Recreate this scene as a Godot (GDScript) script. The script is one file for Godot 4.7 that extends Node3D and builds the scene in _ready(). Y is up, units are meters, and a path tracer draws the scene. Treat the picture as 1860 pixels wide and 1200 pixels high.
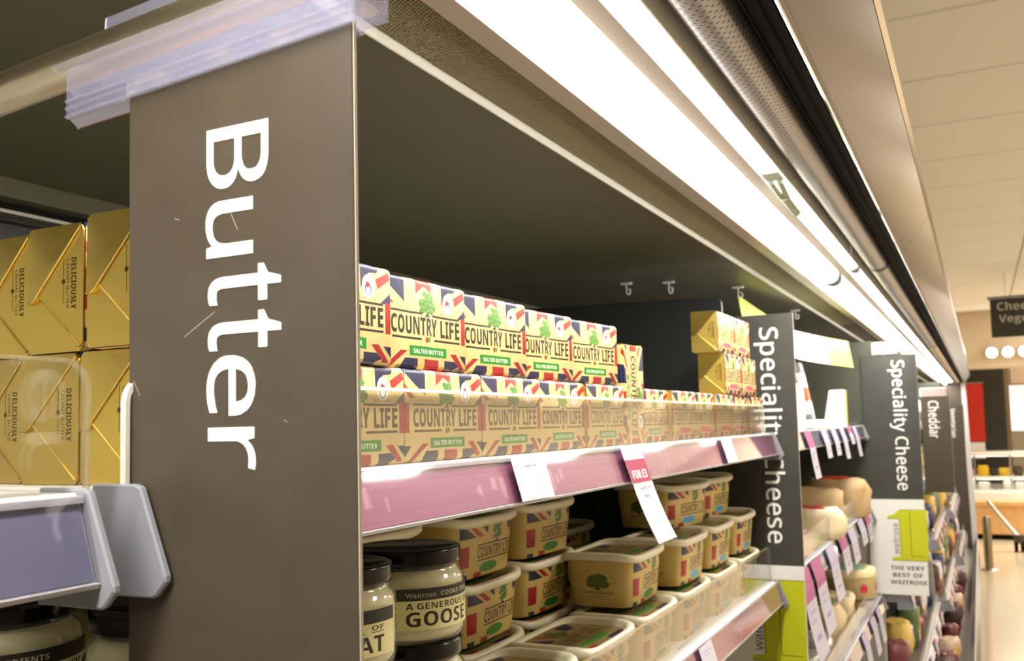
extends Node3D

# Supermarket butter and cheese chillers. Metres; the floor is at y = 0, the run of chillers goes along -z.
# V(x, y, d): x to the aisle, y measured from eye height H, d metres along the run.
const H := 1.45
const FLAT := 4294967295
const BAYS := [-1.16, 0.29, 1.742, 3.2, 4.65, 6.1, 7.55, 9.0]
var rng := RandomNumberGenerator.new()
var M := {}
var F_REG: Font
var F_BOLD: Font
var F_HEAVY: Font
var F_PACK: Font
var F_SIGN: Font
var used_names := {}


func V(x: float, y: float, d: float) -> Vector3:
	return Vector3(x, y + H, -d)


# ------------------------------------------------------------------ mesh builder
class B extends RefCounted:
	var st := SurfaceTool.new()
	var xf := Transform3D()
	var sm := FLAT

	func _init(t := Transform3D()) -> void:
		xf = t
		st.begin(Mesh.PRIMITIVE_TRIANGLES)

	func tri(a: Vector3, b: Vector3, c: Vector3, ua := Vector2(0, 1), ub := Vector2(1, 1), uc := Vector2(1, 0)) -> void:
		st.set_smooth_group(sm)
		st.set_uv(ua); st.add_vertex(xf * a)
		st.set_uv(uc); st.add_vertex(xf * c)
		st.set_uv(ub); st.add_vertex(xf * b)

	# corners counter-clockwise as seen from outside: lower left, lower right, upper right, upper left
	func quad(a: Vector3, b: Vector3, c: Vector3, d: Vector3, r := Rect2(0, 0, 1, 1)) -> void:
		var e := r.end
		tri(a, b, c, Vector2(r.position.x, e.y), e, Vector2(e.x, r.position.y))
		tri(a, c, d, Vector2(r.position.x, e.y), Vector2(e.x, r.position.y), r.position)

	func box(p: Vector3, q: Vector3, c := 0.0) -> void:
		var lo := Vector3(minf(p.x, q.x), minf(p.y, q.y), minf(p.z, q.z))
		var hi := Vector3(maxf(p.x, q.x), maxf(p.y, q.y), maxf(p.z, q.z))
		var m := (lo + hi) * 0.5
		var h := (hi - lo) * 0.5
		c = minf(c, minf(h.x, minf(h.y, h.z)) * 0.9)
		for ax in 3:
			for s in [-1.0, 1.0]:
				var n := Vector3(); n[ax] = s
				var u := Vector3(); u[(ax + 1) % 3] = 1.0
				var w := Vector3(); w[(ax + 2) % 3] = s
				var o: Vector3 = m + n * h[ax]
				var uu: Vector3 = u * (h[(ax + 1) % 3] - c)
				var ww: Vector3 = w * (h[(ax + 2) % 3] - c)
				quad(o - uu - ww, o + uu - ww, o + uu + ww, o - uu + ww)
		if c <= 0.0:
			return
		for ax in 3:
			var a1 := (ax + 1) % 3
			var a2 := (ax + 2) % 3
			for s1 in [-1.0, 1.0]:
				for s2 in [-1.0, 1.0]:
					var p1 := Vector3(); p1[a1] = s1 * h[a1]; p1[a2] = s2 * (h[a2] - c)
					var p2 := Vector3(); p2[a1] = s1 * (h[a1] - c); p2[a2] = s2 * h[a2]
					var l := Vector3(); l[ax] = h[ax] - c
					if s1 * s2 > 0:
						quad(m + p1 - l, m + p1 + l, m + p2 + l, m + p2 - l) if false else quad(m + p1 - l, m + p2 - l, m + p2 + l, m + p1 + l)
					else:
						quad(m + p2 - l, m + p1 - l, m + p1 + l, m + p2 + l)
		for sx in [-1.0, 1.0]:
			for sy in [-1.0, 1.0]:
				for sz in [-1.0, 1.0]:
					var s := Vector3(sx, sy, sz)
					var a := m + s * Vector3(h.x, h.y - c, h.z - c)
					var b := m + s * Vector3(h.x - c, h.y, h.z - c)
					var d := m + s * Vector3(h.x - c, h.y - c, h.z)
					if sx * sy * sz > 0: tri(a, b, d)
					else: tri(a, d, b)

	# polygon in local x, y pushed along z from z0 to z1
	func prism(poly: PackedVector2Array, z0: float, z1: float, c := 0.0) -> void:
		if Geometry2D.is_polygon_clockwise(poly):
			poly.reverse()
		var lo := minf(z0, z1)
		var hi := maxf(z0, z1)
		var front := poly
		if c > 0.0:
			var off := Geometry2D.offset_polygon(poly, -c, Geometry2D.JOIN_MITER)
			if off.size() == 1 and off[0].size() == poly.size():
				front = off[0]
				if Geometry2D.is_polygon_clockwise(front): front.reverse()
				var best := 0
				for i in front.size():
					if front[i].distance_to(poly[0]) < front[best].distance_to(poly[0]): best = i
				var t := PackedVector2Array()
				for i in front.size(): t.append(front[(i + best) % front.size()])
				front = t
			else:
				c = 0.0
		var n := poly.size()
		for i in n:
			var a := poly[i]
			var b := poly[(i + 1) % n]
			quad(Vector3(a.x, a.y, lo + c), Vector3(b.x, b.y, lo + c), Vector3(b.x, b.y, hi - c), Vector3(a.x, a.y, hi - c))
			if c > 0.0:
				var fa := front[i]
				var fb := front[(i + 1) % n]
				quad(Vector3(a.x, a.y, hi - c), Vector3(b.x, b.y, hi - c), Vector3(fb.x, fb.y, hi), Vector3(fa.x, fa.y, hi))
				quad(Vector3(fa.x, fa.y, lo), Vector3(fb.x, fb.y, lo), Vector3(b.x, b.y, lo + c), Vector3(a.x, a.y, lo + c))
		var ix := Geometry2D.triangulate_polygon(front)
		for k in range(0, ix.size(), 3):
			var a := front[ix[k]]
			var b := front[ix[k + 1]]
			var d := front[ix[k + 2]]
			if (b - a).cross(d - a) < 0:
				var t := b; b = d; d = t
			tri(Vector3(a.x, a.y, hi), Vector3(b.x, b.y, hi), Vector3(d.x, d.y, hi))
			tri(Vector3(a.x, a.y, lo), Vector3(d.x, d.y, lo), Vector3(b.x, b.y, lo))

	func tube(a: Vector3, b: Vector3, r: float, n := 16, caps := true, r2 := -1.0) -> void:
		if r2 < 0: r2 = r
		var ax := (b - a).normalized()
		var u := ax.cross(Vector3.UP if absf(ax.y) < 0.9 else Vector3.RIGHT).normalized()
		var w := ax.cross(u)
		for i in n:
			var t0 := TAU * i / n
			var t1 := TAU * (i + 1) / n
			var d0 := u * cos(t0) + w * sin(t0)
			var d1 := u * cos(t1) + w * sin(t1)
			sm = 7
			quad(a + d0 * r, a + d1 * r, b + d1 * r2, b + d0 * r2, Rect2(float(i) / n, 0, 1.0 / n, 1))
			sm = FLAT
			if caps:
				if r2 > 0: tri(b, b + d0 * r2, b + d1 * r2)
				if r > 0: tri(a, a + d1 * r, a + d0 * r)

	# rings of the same count, counter-clockwise seen from above, lowest first
	func loft(rings: Array, smooth := true, cap_low := true, cap_high := true, r := Rect2(0, 0, 1, 1)) -> void:
		var n: int = rings[0].size()
		for k in rings.size() - 1:
			var lo: PackedVector3Array = rings[k]
			var hi: PackedVector3Array = rings[k + 1]
			var v1 := r.position.y + r.size.y * (1.0 - float(k) / (rings.size() - 1))
			var v0 := r.position.y + r.size.y * (1.0 - float(k + 1) / (rings.size() - 1))
			for i in n:
				var j := (i + 1) % n
				sm = 3 if smooth else FLAT
				quad(lo[i], lo[j], hi[j], hi[i], Rect2(r.position.x + r.size.x * i / n, v0, r.size.x / n, v1 - v0))
		sm = FLAT
		if cap_low: fan(rings[0], false)
		if cap_high: fan(rings[-1], true)

	func fan(ring: PackedVector3Array, up: bool, uvs := Rect2(0, 0, 1, 1)) -> void:
		var c := Vector3()
		var lo := ring[0]
		var hi := ring[0]
		for p in ring:
			c += p / ring.size()
			lo = lo.min(p); hi = hi.max(p)
		var s := (hi - lo).max(Vector3.ONE * 1e-6)
		var uv := func(p: Vector3) -> Vector2: return uvs.position + uvs.size * Vector2((p.x - lo.x) / s.x, (p.z - lo.z) / s.z)
		for i in ring.size():
			var a := ring[i]
			var b := ring[(i + 1) % ring.size()]
			if up: tri(c, a, b, uv.call(c), uv.call(a), uv.call(b))
			else: tri(c, b, a, uv.call(c), uv.call(b), uv.call(a))

	func lathe(profile: PackedVector2Array, n := 32, at := Vector3(), smooth := true, caps := true) -> void:
		var rings := []
		for p in profile:
			var ring := PackedVector3Array()
			for i in n:
				var t := TAU * i / n
				ring.append(at + Vector3(cos(t) * p.x, p.y, -sin(t) * p.x))
			rings.append(ring)
		loft(rings, smooth, caps, caps)

	# a strip along a path of (position, half width direction), both sides, with thickness
	func ribbon(path: PackedVector3Array, side: Vector3, thick: float) -> void:
		var n := path.size()
		var acc := 0.0
		var total := 0.0
		for i in n - 1: total += path[i].distance_to(path[i + 1])
		for i in n - 1:
			var a := path[i]
			var b := path[i + 1]
			var l := a.distance_to(b)
			var nn := (b - a).cross(side).normalized() * thick * 0.5
			sm = 5
			quad(b - side + nn, b + side + nn, a + side + nn, a - side + nn, Rect2(0, acc / total, 1, l / total))
			sm = 6
			quad(b + side - nn, b - side - nn, a - side - nn, a + side - nn, Rect2(0, acc / total, 1, l / total))
			sm = FLAT
			quad(a + side - nn, a + side + nn, b + side + nn, b + side - nn)
			quad(b - side - nn, b - side + nn, a - side + nn, a - side - nn)
			if i == 0: quad(a - side - nn, a - side + nn, a + side + nn, a + side - nn)
			if i == n - 2: quad(b + side - nn, b + side + nn, b - side + nn, b - side - nn)
			acc += l

	func done() -> ArrayMesh:
		st.generate_normals()
		return st.commit()


# ------------------------------------------------------------------ print on packs: a small canvas
class Canvas extends RefCounted:
	var w := 0
	var h := 0
	var W := 0
	var HH := 0
	const SS := 2
	var px := PackedByteArray()
	var al := false

	func _init(ww: int, hh: int, c: Color) -> void:
		w = ww; h = hh; W = ww * SS; HH = hh * SS
		var im := Image.create(W, HH, false, Image.FORMAT_RGB8)
		im.fill(c)
		px = im.get_data()

	func span(y: int, x0: float, x1: float, c: Color) -> void:
		if y < 0 or y >= HH: return
		var a := maxi(0, ceili(x0 - 0.5))
		var b := mini(W - 1, floori(x1 - 0.5))
		var r := c.r8; var g := c.g8; var bb := c.b8
		var at := (y * W + a) * 3
		for x in range(a, b + 1):
			px[at] = r; px[at + 1] = g; px[at + 2] = bb
			at += 3

	# unit coordinates 0..1 for everything below
	func tri(a: Vector2, b: Vector2, d: Vector2, c: Color) -> void:
		var s := Vector2(W, HH)
		var p := [a * s, b * s, d * s]
		var y0 := maxi(0, ceili(minf(p[0].y, minf(p[1].y, p[2].y)) - 0.5))
		var y1 := mini(HH - 1, floori(maxf(p[0].y, maxf(p[1].y, p[2].y)) - 0.5))
		for y in range(y0, y1 + 1):
			var yc := y + 0.5
			var lo := 1e9
			var hi := -1e9
			for k in 3:
				var q: Vector2 = p[k]
				var t: Vector2 = p[(k + 1) % 3]
				if (q.y <= yc) == (t.y <= yc): continue
				var x := q.x + (t.x - q.x) * (yc - q.y) / (t.y - q.y)
				lo = minf(lo, x); hi = maxf(hi, x)
			if hi > lo: span(y, lo, hi, c)

	func poly(pts: PackedVector2Array, c: Color) -> void:
		var ix := Geometry2D.triangulate_polygon(pts)
		for k in range(0, ix.size(), 3):
			tri(pts[ix[k]], pts[ix[k + 1]], pts[ix[k + 2]], c)

	func rect(x0: float, y0: float, x1: float, y1: float, c: Color) -> void:
		for y in range(maxi(0, roundi(y0 * HH)), mini(HH, roundi(y1 * HH))):
			span(y, x0 * W, x1 * W, c)

	func disc(x: float, y: float, rx: float, ry: float, c: Color) -> void:
		for yy in range(maxi(0, int((y - ry) * HH)), mini(HH, int((y + ry) * HH) + 1)):
			var t := ((yy + 0.5) / HH - y) / ry
			if absf(t) < 1.0:
				var k := sqrt(1.0 - t * t) * rx
				span(yy, (x - k) * W, (x + k) * W, c)

	func text(s: String, r: Rect2, c: Color, font: Font, turned := false) -> void:
		var tm := TextMesh.new()
		tm.text = s; tm.font = font; tm.font_size = 48; tm.pixel_size = 0.01; tm.depth = 0.0; tm.curve_step = 1.0
		var arr := tm.get_mesh_arrays()
		if arr.is_empty(): return
		var vs: PackedVector3Array = arr[Mesh.ARRAY_VERTEX]
		var ix: PackedInt32Array = arr[Mesh.ARRAY_INDEX] if arr[Mesh.ARRAY_INDEX] != null else PackedInt32Array(range(vs.size()))
		var lo := vs[0]
		var hi := vs[0]
		for v in vs: lo = lo.min(v); hi = hi.max(v)
		var out := PackedVector2Array()
		for v in vs:
			var u := (v.x - lo.x) / (hi.x - lo.x)
			var t := 1.0 - (v.y - lo.y) / (hi.y - lo.y)
			out.append(r.position + r.size * (Vector2(1.0 - t, u) if turned else Vector2(u, t)))
		for k in range(0, ix.size(), 3):
			tri(out[ix[k]], out[ix[k + 1]], out[ix[k + 2]], c)

	func tree(x: float, y: float, rx: float, ry: float, seedv: int, c: Color, light: Color, trunk: Color) -> void:
		var g := RandomNumberGenerator.new()
		g.seed = seedv
		poly([Vector2(x - rx * 0.1, y + ry * 0.5), Vector2(x + rx * 0.1, y + ry * 0.5), Vector2(x + rx * 0.12, y + ry * 1.05), Vector2(x + rx * 0.34, y + ry * 1.22), Vector2(x - rx * 0.34, y + ry * 1.22), Vector2(x - rx * 0.12, y + ry * 1.05)], trunk)
		for k in 46:
			var t := g.randf_range(-1, 1)
			var wid := (1.0 - 0.62 * clampf(-t, 0, 1)) * (1.0 if t < 0.75 else 0.85)
			disc(x + g.randf_range(-1, 1) * rx * 0.74 * wid, y + t * ry * 0.8, rx * 0.24, ry * 0.2, c)
		for k in 40:
			var t := g.randf_range(-1, 1)
			var wid := 1.0 - 0.62 * clampf(-t, 0, 1)
			disc(x + g.randf_range(-1, 1) * rx * 0.72 * wid, y + t * ry * 0.78, rx * 0.07, ry * 0.05, light)

	func texture() -> ImageTexture:
		var im := Image.create_from_data(W, HH, false, Image.FORMAT_RGB8, px)
		im.resize(w, h, Image.INTERPOLATE_TRILINEAR if false else Image.INTERPOLATE_BILINEAR)
		return ImageTexture.create_from_image(im)


# ------------------------------------------------------------------ helpers for objects
func numbered(called: String) -> String:
	var k: int = used_names.get(called, 0)
	used_names[called] = k + 1
	return called if k == 0 else "%s_%03d" % [called, k]


func thing(called: String, label: String, category: String, at := Vector3.ZERO, turn := 0.0, group := "") -> Node3D:
	var o := Node3D.new()
	o.name = numbered(called)
	add_child(o)
	o.position = at
	o.rotation.y = turn
	tag(o, label, category, group)
	return o


func tag(o: Node, label: String, category: String, group := "") -> void:
	o.set_meta("label", label)
	o.set_meta("category", category)
	if group: o.set_meta("group", group)


func obj(called: String, mesh: Mesh, m: Material, parent: Node = self) -> MeshInstance3D:
	var o := MeshInstance3D.new()
	o.name = called if parent != self else numbered(called)
	o.mesh = mesh
	o.material_override = m
	parent.add_child(o, true)
	return o


func struct(called: String, mesh: Mesh, m: Material, parent: Node = self) -> MeshInstance3D:
	var o := obj(called, mesh, m, parent)
	if parent == self: o.set_meta("kind", "structure")
	return o


func dup(o: Node3D, at: Vector3, turn: float, label: String, group := "") -> Node3D:
	var r: Node3D = o.duplicate()
	var base := String(o.name)
	var k := base.rfind("_")
	if k > 0 and base.substr(k + 1).is_valid_int(): base = base.substr(0, k)
	r.name = numbered(base)
	add_child(r)
	r.position = at
	r.rotation = Vector3(0, turn, 0)
	r.set_meta("label", label)
	if group: r.set_meta("group", group)
	return r


# builder whose input is in scene coordinates, for a part of the thing t
func wb(t: Node3D) -> B:
	return B.new(t.transform.affine_inverse())


func mat(key: String, c: Color, rough := 0.6, metal := 0.0, spec := 0.5) -> StandardMaterial3D:
	if M.has(key): return M[key]
	var m := StandardMaterial3D.new()
	m.resource_name = key
	m.albedo_color = c
	m.roughness = rough
	m.metallic = metal
	m.metallic_specular = spec
	M[key] = m
	return m


func rgb(r: int, g: int, b: int, a := 1.0) -> Color:
	return Color(r / 255.0, g / 255.0, b / 255.0, a)


func pane(key: String, c: Color, rough := 0.03) -> StandardMaterial3D:
	if M.has(key): return M[key]
	var m := mat(key, c, rough)
	m.transparency = BaseMaterial3D.TRANSPARENCY_ALPHA
	return m


func glow(key: String, c: Color, e: float) -> StandardMaterial3D:
	if M.has(key): return M[key]
	var m := mat(key, Color(0.9, 0.9, 0.9), 0.5)
	m.emission_enabled = true
	m.emission = c
	m.emission_energy_multiplier = e
	return m


func noise_tex(key: String, freq: float, size: int, lo: Color, hi: Color, seedv := 1, normal := false) -> NoiseTexture2D:
	if M.has(key): return M[key]
	var n := FastNoiseLite.new()
	n.seed = seedv
	n.frequency = freq
	n.fractal_octaves = 4
	var t := NoiseTexture2D.new()
	t.width = size; t.height = size; t.seamless = true; t.noise = n
	if normal:
		t.as_normal_map = true
		t.bump_strength = 2.0
	else:
		var g := Gradient.new()
		g.set_color(0, lo); g.set_color(1, hi)
		t.color_ramp = g
	M[key] = t
	return t


func triplanar(m: StandardMaterial3D, tex: Texture2D, scale: float) -> StandardMaterial3D:
	m.albedo_texture = tex
	m.uv1_triplanar = true
	m.uv1_world_triplanar = true
	m.uv1_scale = Vector3.ONE * scale
	return m


# lettering fitted to a box: corner at, run along right, rise along up
func letters(parent: Node3D, called: String, s: String, font: Font, m: Material, at: Vector3, right: Vector3, up: Vector3, thick := 0.0006) -> void:
	var tm := TextMesh.new()
	tm.text = s; tm.font = font; tm.font_size = 64; tm.pixel_size = 0.01; tm.depth = 0.1; tm.curve_step = 0.7
	var ab := tm.get_aabb()
	var o := obj(called, tm, m, parent)
	var n := right.cross(up).normalized()
	var bs := Basis(right / ab.size.x, up / ab.size.y, n * thick / 0.1)
	var c := at + right * 0.5 + up * 0.5 + n * thick * 0.5
	var t := Transform3D(bs, c - bs * ab.get_center())
	o.transform = parent.transform.affine_inverse() * t


func area(called: String, at: Vector3, towards: Vector3, upv: Vector3, size: Vector2, c: Color, e: float) -> void:
	var l := AreaLight3D.new()
	l.name = called
	l.area_size = size
	l.light_color = c
	l.light_energy = e
	l.area_normalize_energy = true
	l.area_range = 12.0
	l.shadow_enabled = true
	add_child(l, true)
	l.look_at_from_position(at, at + towards, upv)


func _ready() -> void:
	rng.seed = 7
	camera_and_light()
	fonts()
	materials()
	store_shell()
	for i in BAYS.size() - 1:
		chiller(i)
	canopy_lamps()
	butter_sign()
	shelves()
	butter()
	tubs_and_jars()
	signs_beyond()
	bay_c()
	far_bays()
	deli_end()


# ------------------------------------------------------------------ camera, light, exposure
func camera_and_light() -> void:
	var cam := Camera3D.new()
	cam.name = "camera"
	add_child(cam)
	cam.near = 0.02
	cam.far = 60.0
	cam.projection = Camera3D.PROJECTION_FRUSTUM
	cam.size = 2.0 * 0.02 * 600.0 / 1704.5
	cam.frustum_offset = Vector2(0, 0.02 * 47.3 / 1704.5)
	cam.position = V(0, 0, 0)
	cam.rotation = Vector3(0.0744591, 0.46016, -0.0240666)
	var ca := CameraAttributesPhysical.new()
	ca.frustum_near = 0.02
	ca.frustum_far = 60.0
	ca.frustum_focal_length = 4.0
	ca.frustum_focus_distance = 0.58
	ca.exposure_aperture = 2.2
	cam.attributes = ca
	cam.current = true
	var we := WorldEnvironment.new()
	we.name = "world_environment"
	var e := Environment.new()
	e.background_mode = Environment.BG_COLOR
	e.background_color = Color(0.02, 0.02, 0.02)
	e.tonemap_mode = Environment.TONE_MAPPER_LINEAR
	e.tonemap_exposure = 1.0
	e.sdfgi_enabled = true
	e.ssao_enabled = true
	e.ssil_enabled = true
	we.environment = e
	add_child(we)


const TUBE_GLOW := 14.0
const TUBE_LIGHT := 0.55
const TUBE_COLOR := Color(1.0, 0.985, 0.945)
const ROOM_GLOW := 3.0
const ROOM_LIGHT := 4.1
const ROOM_COLOR := Color(1.0, 0.955, 0.885)


func fonts() -> void:
	var f := SystemFont.new()
	f.font_names = PackedStringArray(["Droid Sans"])
	F_REG = f
	var b := SystemFont.new()
	b.font_names = PackedStringArray(["Droid Sans"])
	b.font_weight = 700
	F_BOLD = b
	var v := FontVariation.new()
	v.base_font = f
	v.variation_embolden = 0.12
	F_HEAVY = v
	var v2 := FontVariation.new()
	v2.base_font = b
	v2.variation_embolden = 0.45
	F_PACK = v2
	var v3 := FontVariation.new()
	v3.base_font = f
	v3.variation_embolden = 0.2
	F_SIGN = v3


func materials() -> void:
	mat("white_enamel", rgb(236, 234, 226), 0.45)
	mat("white_plain", rgb(240, 240, 238), 0.6)
	mat("white_paper", rgb(246, 246, 250), 0.7)
	mat("letter_white", rgb(248, 248, 246), 0.5)
	mat("grey_plastic", rgb(138, 140, 150), 0.45)
	mat("black_plastic", rgb(8, 8, 9), 0.16, 0.0, 0.4)
	mat("black_matt", rgb(14, 14, 14), 0.7, 0.0, 0.2)
	mat("olive_enamel", rgb(82, 78, 54), 0.5)
	mat("dark_panel", rgb(52, 55, 52), 0.5)
	mat("tan_metal", rgb(168, 155, 142), 0.4)
	mat("steel", rgb(190, 186, 178), 0.3, 1.0)
	mat("mirror_steel", rgb(100, 93, 87), 0.18, 1.0)
	mat("chrome", rgb(225, 222, 215), 0.12, 1.0)
	mat("warm_steel", rgb(196, 184, 160), 0.33, 1.0)
	mat("dark_steel", rgb(88, 82, 74), 0.35, 0.9)
	var board := mat("sign_board", Color.WHITE, 0.42)
	triplanar(board, noise_tex("board_noise", 0.02, 256, rgb(71, 62, 51), rgb(78, 69, 57), 3), 4.0)
	var board2 := mat("sign_board_grey", Color.WHITE, 0.5)
	triplanar(board2, noise_tex("board2_noise", 0.02, 256, rgb(58, 57, 53), rgb(66, 65, 60), 4), 4.0)
	mat("board_core", rgb(190, 182, 168), 0.8)
	mat("lime", rgb(200, 206, 24), 0.5)
	mat("lime_dark", rgb(120, 126, 20), 0.5)
	pane("acrylic", rgb(120, 114, 98, 0.10), 0.02)
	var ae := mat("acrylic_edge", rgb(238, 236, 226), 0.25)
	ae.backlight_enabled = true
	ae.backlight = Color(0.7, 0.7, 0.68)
	pane("clear_clip", rgb(176, 176, 206, 0.16), 0.1)
	pane("strip_cover", rgb(120, 112, 124, 0.05), 0.05)
	pane("acrylic_scuffed", rgb(168, 162, 172, 0.36), 0.12)
	mat("shelf_grey", rgb(140, 138, 140), 0.45)
	mat("strip_lilac", rgb(112, 114, 146), 0.28)
	mat("foil", rgb(212, 184, 96), 0.34, 1.0)
	for key in ["foil"]:
		M[key].normal_enabled = true
		M[key].normal_texture = noise_tex("foil_noise", 0.012, 256, Color.BLACK, Color.WHITE, 17, true)
		M[key].normal_scale = 0.35
		M[key].uv1_triplanar = true
		M[key].uv1_scale = Vector3.ONE * 9.0
	mat("foil_dark", rgb(190, 160, 70), 0.36, 1.0)
	mat("lid_cream", rgb(243, 238, 214), 0.4)
	mat("fat", rgb(214, 212, 168), 0.35)
	pane("jar_glass", rgb(235, 240, 225, 0.06), 0.03)
	pane("counter_glass", rgb(220, 235, 225, 0.15), 0.04)
	var pink := mat("strip_pink", Color.WHITE, 0.3)
	pink.albedo_texture = pink_print()
	var holes := mat("perforated", Color.WHITE, 0.36, 0.75)
	holes.albedo_texture = hole_print()
	holes.uv1_scale = Vector3(1, 1, 1)
	mat("grille", rgb(150, 140, 108), 0.5)
	mat("grille_dark", rgb(30, 28, 22), 0.8)


func pink_print() -> Texture2D:
	var c := Canvas.new(512, 32, rgb(142, 58, 112))
	var g := RandomNumberGenerator.new()
	g.seed = 5
	for k in 46:
		var y := g.randf()
		var x := g.randf_range(-0.2, 0.9)
		c.rect(x, y, x + g.randf_range(0.1, 0.5), y + 0.035, [rgb(150, 70, 122), rgb(130, 46, 102), rgb(158, 84, 132)][k % 3])
	for k in 60:
		var cx: float = [0.07, 0.11, 0.22, 0.3, 0.52, 0.6, 0.78][k % 7] + g.randf_range(-0.02, 0.02)
		c.rect(cx, g.randf_range(0.2, 0.85), cx + g.randf_range(0.001, 0.006), g.randf_range(0.3, 0.95), rgb(182, 124, 152))
	return c.texture()


func hole_print() -> Texture2D:
	# rows of pinholes pressed through the blind's steel tube; u runs round it, v along it
	var c := Canvas.new(96, 1024, rgb(168, 166, 168))
	for j in 72:
		for i in 18:
			c.disc((i + (0.5 if j % 2 else 0.0) + 0.25) / 18.0, (j + 0.5) / 72.0, 0.0085, 0.0030, rgb(60, 55, 50))
	return c.texture()


# ------------------------------------------------------------------ the store round it
func store_shell() -> void:
	var b := B.new()
	b.box(Vector3(-1.7, -0.12, 2.6), Vector3(3.4, 0, -17.0))
	var fm := mat("floor", Color.WHITE, 0.16)
	triplanar(fm, noise_tex("floor_noise", 0.06, 512, rgb(190, 177, 156), rgb(214, 203, 184), 9), 3.0)
	struct("floor", b.done(), fm)
	b = B.new()
	b.box(V(-1.7, 1.235, -2.6), V(3.4, 1.4, 17.0))
	var ceil := struct("ceiling", b.done(), mat("ceiling_grid", rgb(206, 198, 184), 0.7))
	var tile_m := mat("ceiling_tile", Color.WHITE, 0.85)
	triplanar(tile_m, noise_tex("tile_noise", 0.3, 256, rgb(236, 232, 222), rgb(246, 243, 236), 12), 3.0)
	var tb := B.new()
	tb.box(Vector3(-0.296, -0.012, -0.296), Vector3(0.296, 0.012, 0.296), 0.006)
	var tile := tb.done()
	for i in 8:
		for k in 24:
			var x := -1.48 + 0.6 * i + 0.32
			var d := -2.2 + 0.6 * k
			if d > 11.9 or (i == 5 and (k + 1) % 4 == 0 and k > 3): continue
			var t := obj("ceiling_tile", tile, tile_m, ceil)
			t.position = V(x, 1.225, d + 0.13)
	for w in [["wall_left", V(-1.7, -H, -2.6), V(-1.55, 1.4, 17)], ["wall_right", V(3.25, -H, -2.6), V(3.4, 1.4, 17)], ["wall_near", V(-1.7, -H, -2.75), V(3.4, 1.4, -2.6)], ["wall_far", V(-1.7, -H, 16.8), V(3.4, 1.4, 17)]]:
		b = B.new()
		b.box(w[1], w[2])
		struct(w[0], b.done(), mat("wall_paint", rgb(224, 212, 192), 0.8))
	b = B.new()
	b.box(V(-1.55, 0.575, 12.55), V(3.25, 1.24, 13.2), 0.01)
	struct("bulkhead_wall", b.done(), mat("bulkhead_paint", rgb(226, 210, 186), 0.8))
	# recessed ceiling lights over the aisle, out of the picture
	for k in 6:
		var d := -0.4 + 2.4 * k
		var d2 := -2.2 + 0.6 * (4 * k + 3) + 0.13
		if d2 > 12 or k == 0: continue
		var t := thing("ceiling_light", "square recessed ceiling light panel above the aisle, " + ["", "nearest", "second", "third", "fourth", "fifth"][k], "ceiling light", V(1.84, 1.215, d2), 0, "ceiling light panels")
		b = wb(t)
		for s in [[-0.3, -0.27, -0.3, 0.3], [0.27, 0.3, -0.3, 0.3], [-0.27, 0.27, -0.3, -0.27], [-0.27, 0.27, 0.27, 0.3]]:
			b.box(V(1.84 + s[0], 1.205, d2 + s[2]), V(1.84 + s[1], 1.23, d2 + s[3]))
		obj("frame", b.done(), M.white_enamel, t)
		b = wb(t)
		b.box(V(1.57, 1.215, d2 - 0.27), V(2.11, 1.23, d2 + 0.27))
		obj("diffuser", b.done(), glow("room_glow", ROOM_COLOR, ROOM_GLOW), t)
		area("ceiling_area_light", V(1.84, 1.2, d2), Vector3.DOWN, Vector3.RIGHT, Vector2(0.54, 0.54), ROOM_COLOR, ROOM_LIGHT)


# ------------------------------------------------------------------ one chiller cabinet, canopy and all
func strip_quad(t: Node3D, called: String, prof: Array, d0: float, d1: float, m: Material) -> MeshInstance3D:
	# closed profile of (x, y) swept along the run
	var b := wb(t)
	var p := PackedVector2Array()
	for q in prof: p.append(Vector2(q[0], q[1] + H))
	b.prism(p, -d1, -d0)
	return obj(called, b.done(), m, t)


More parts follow.
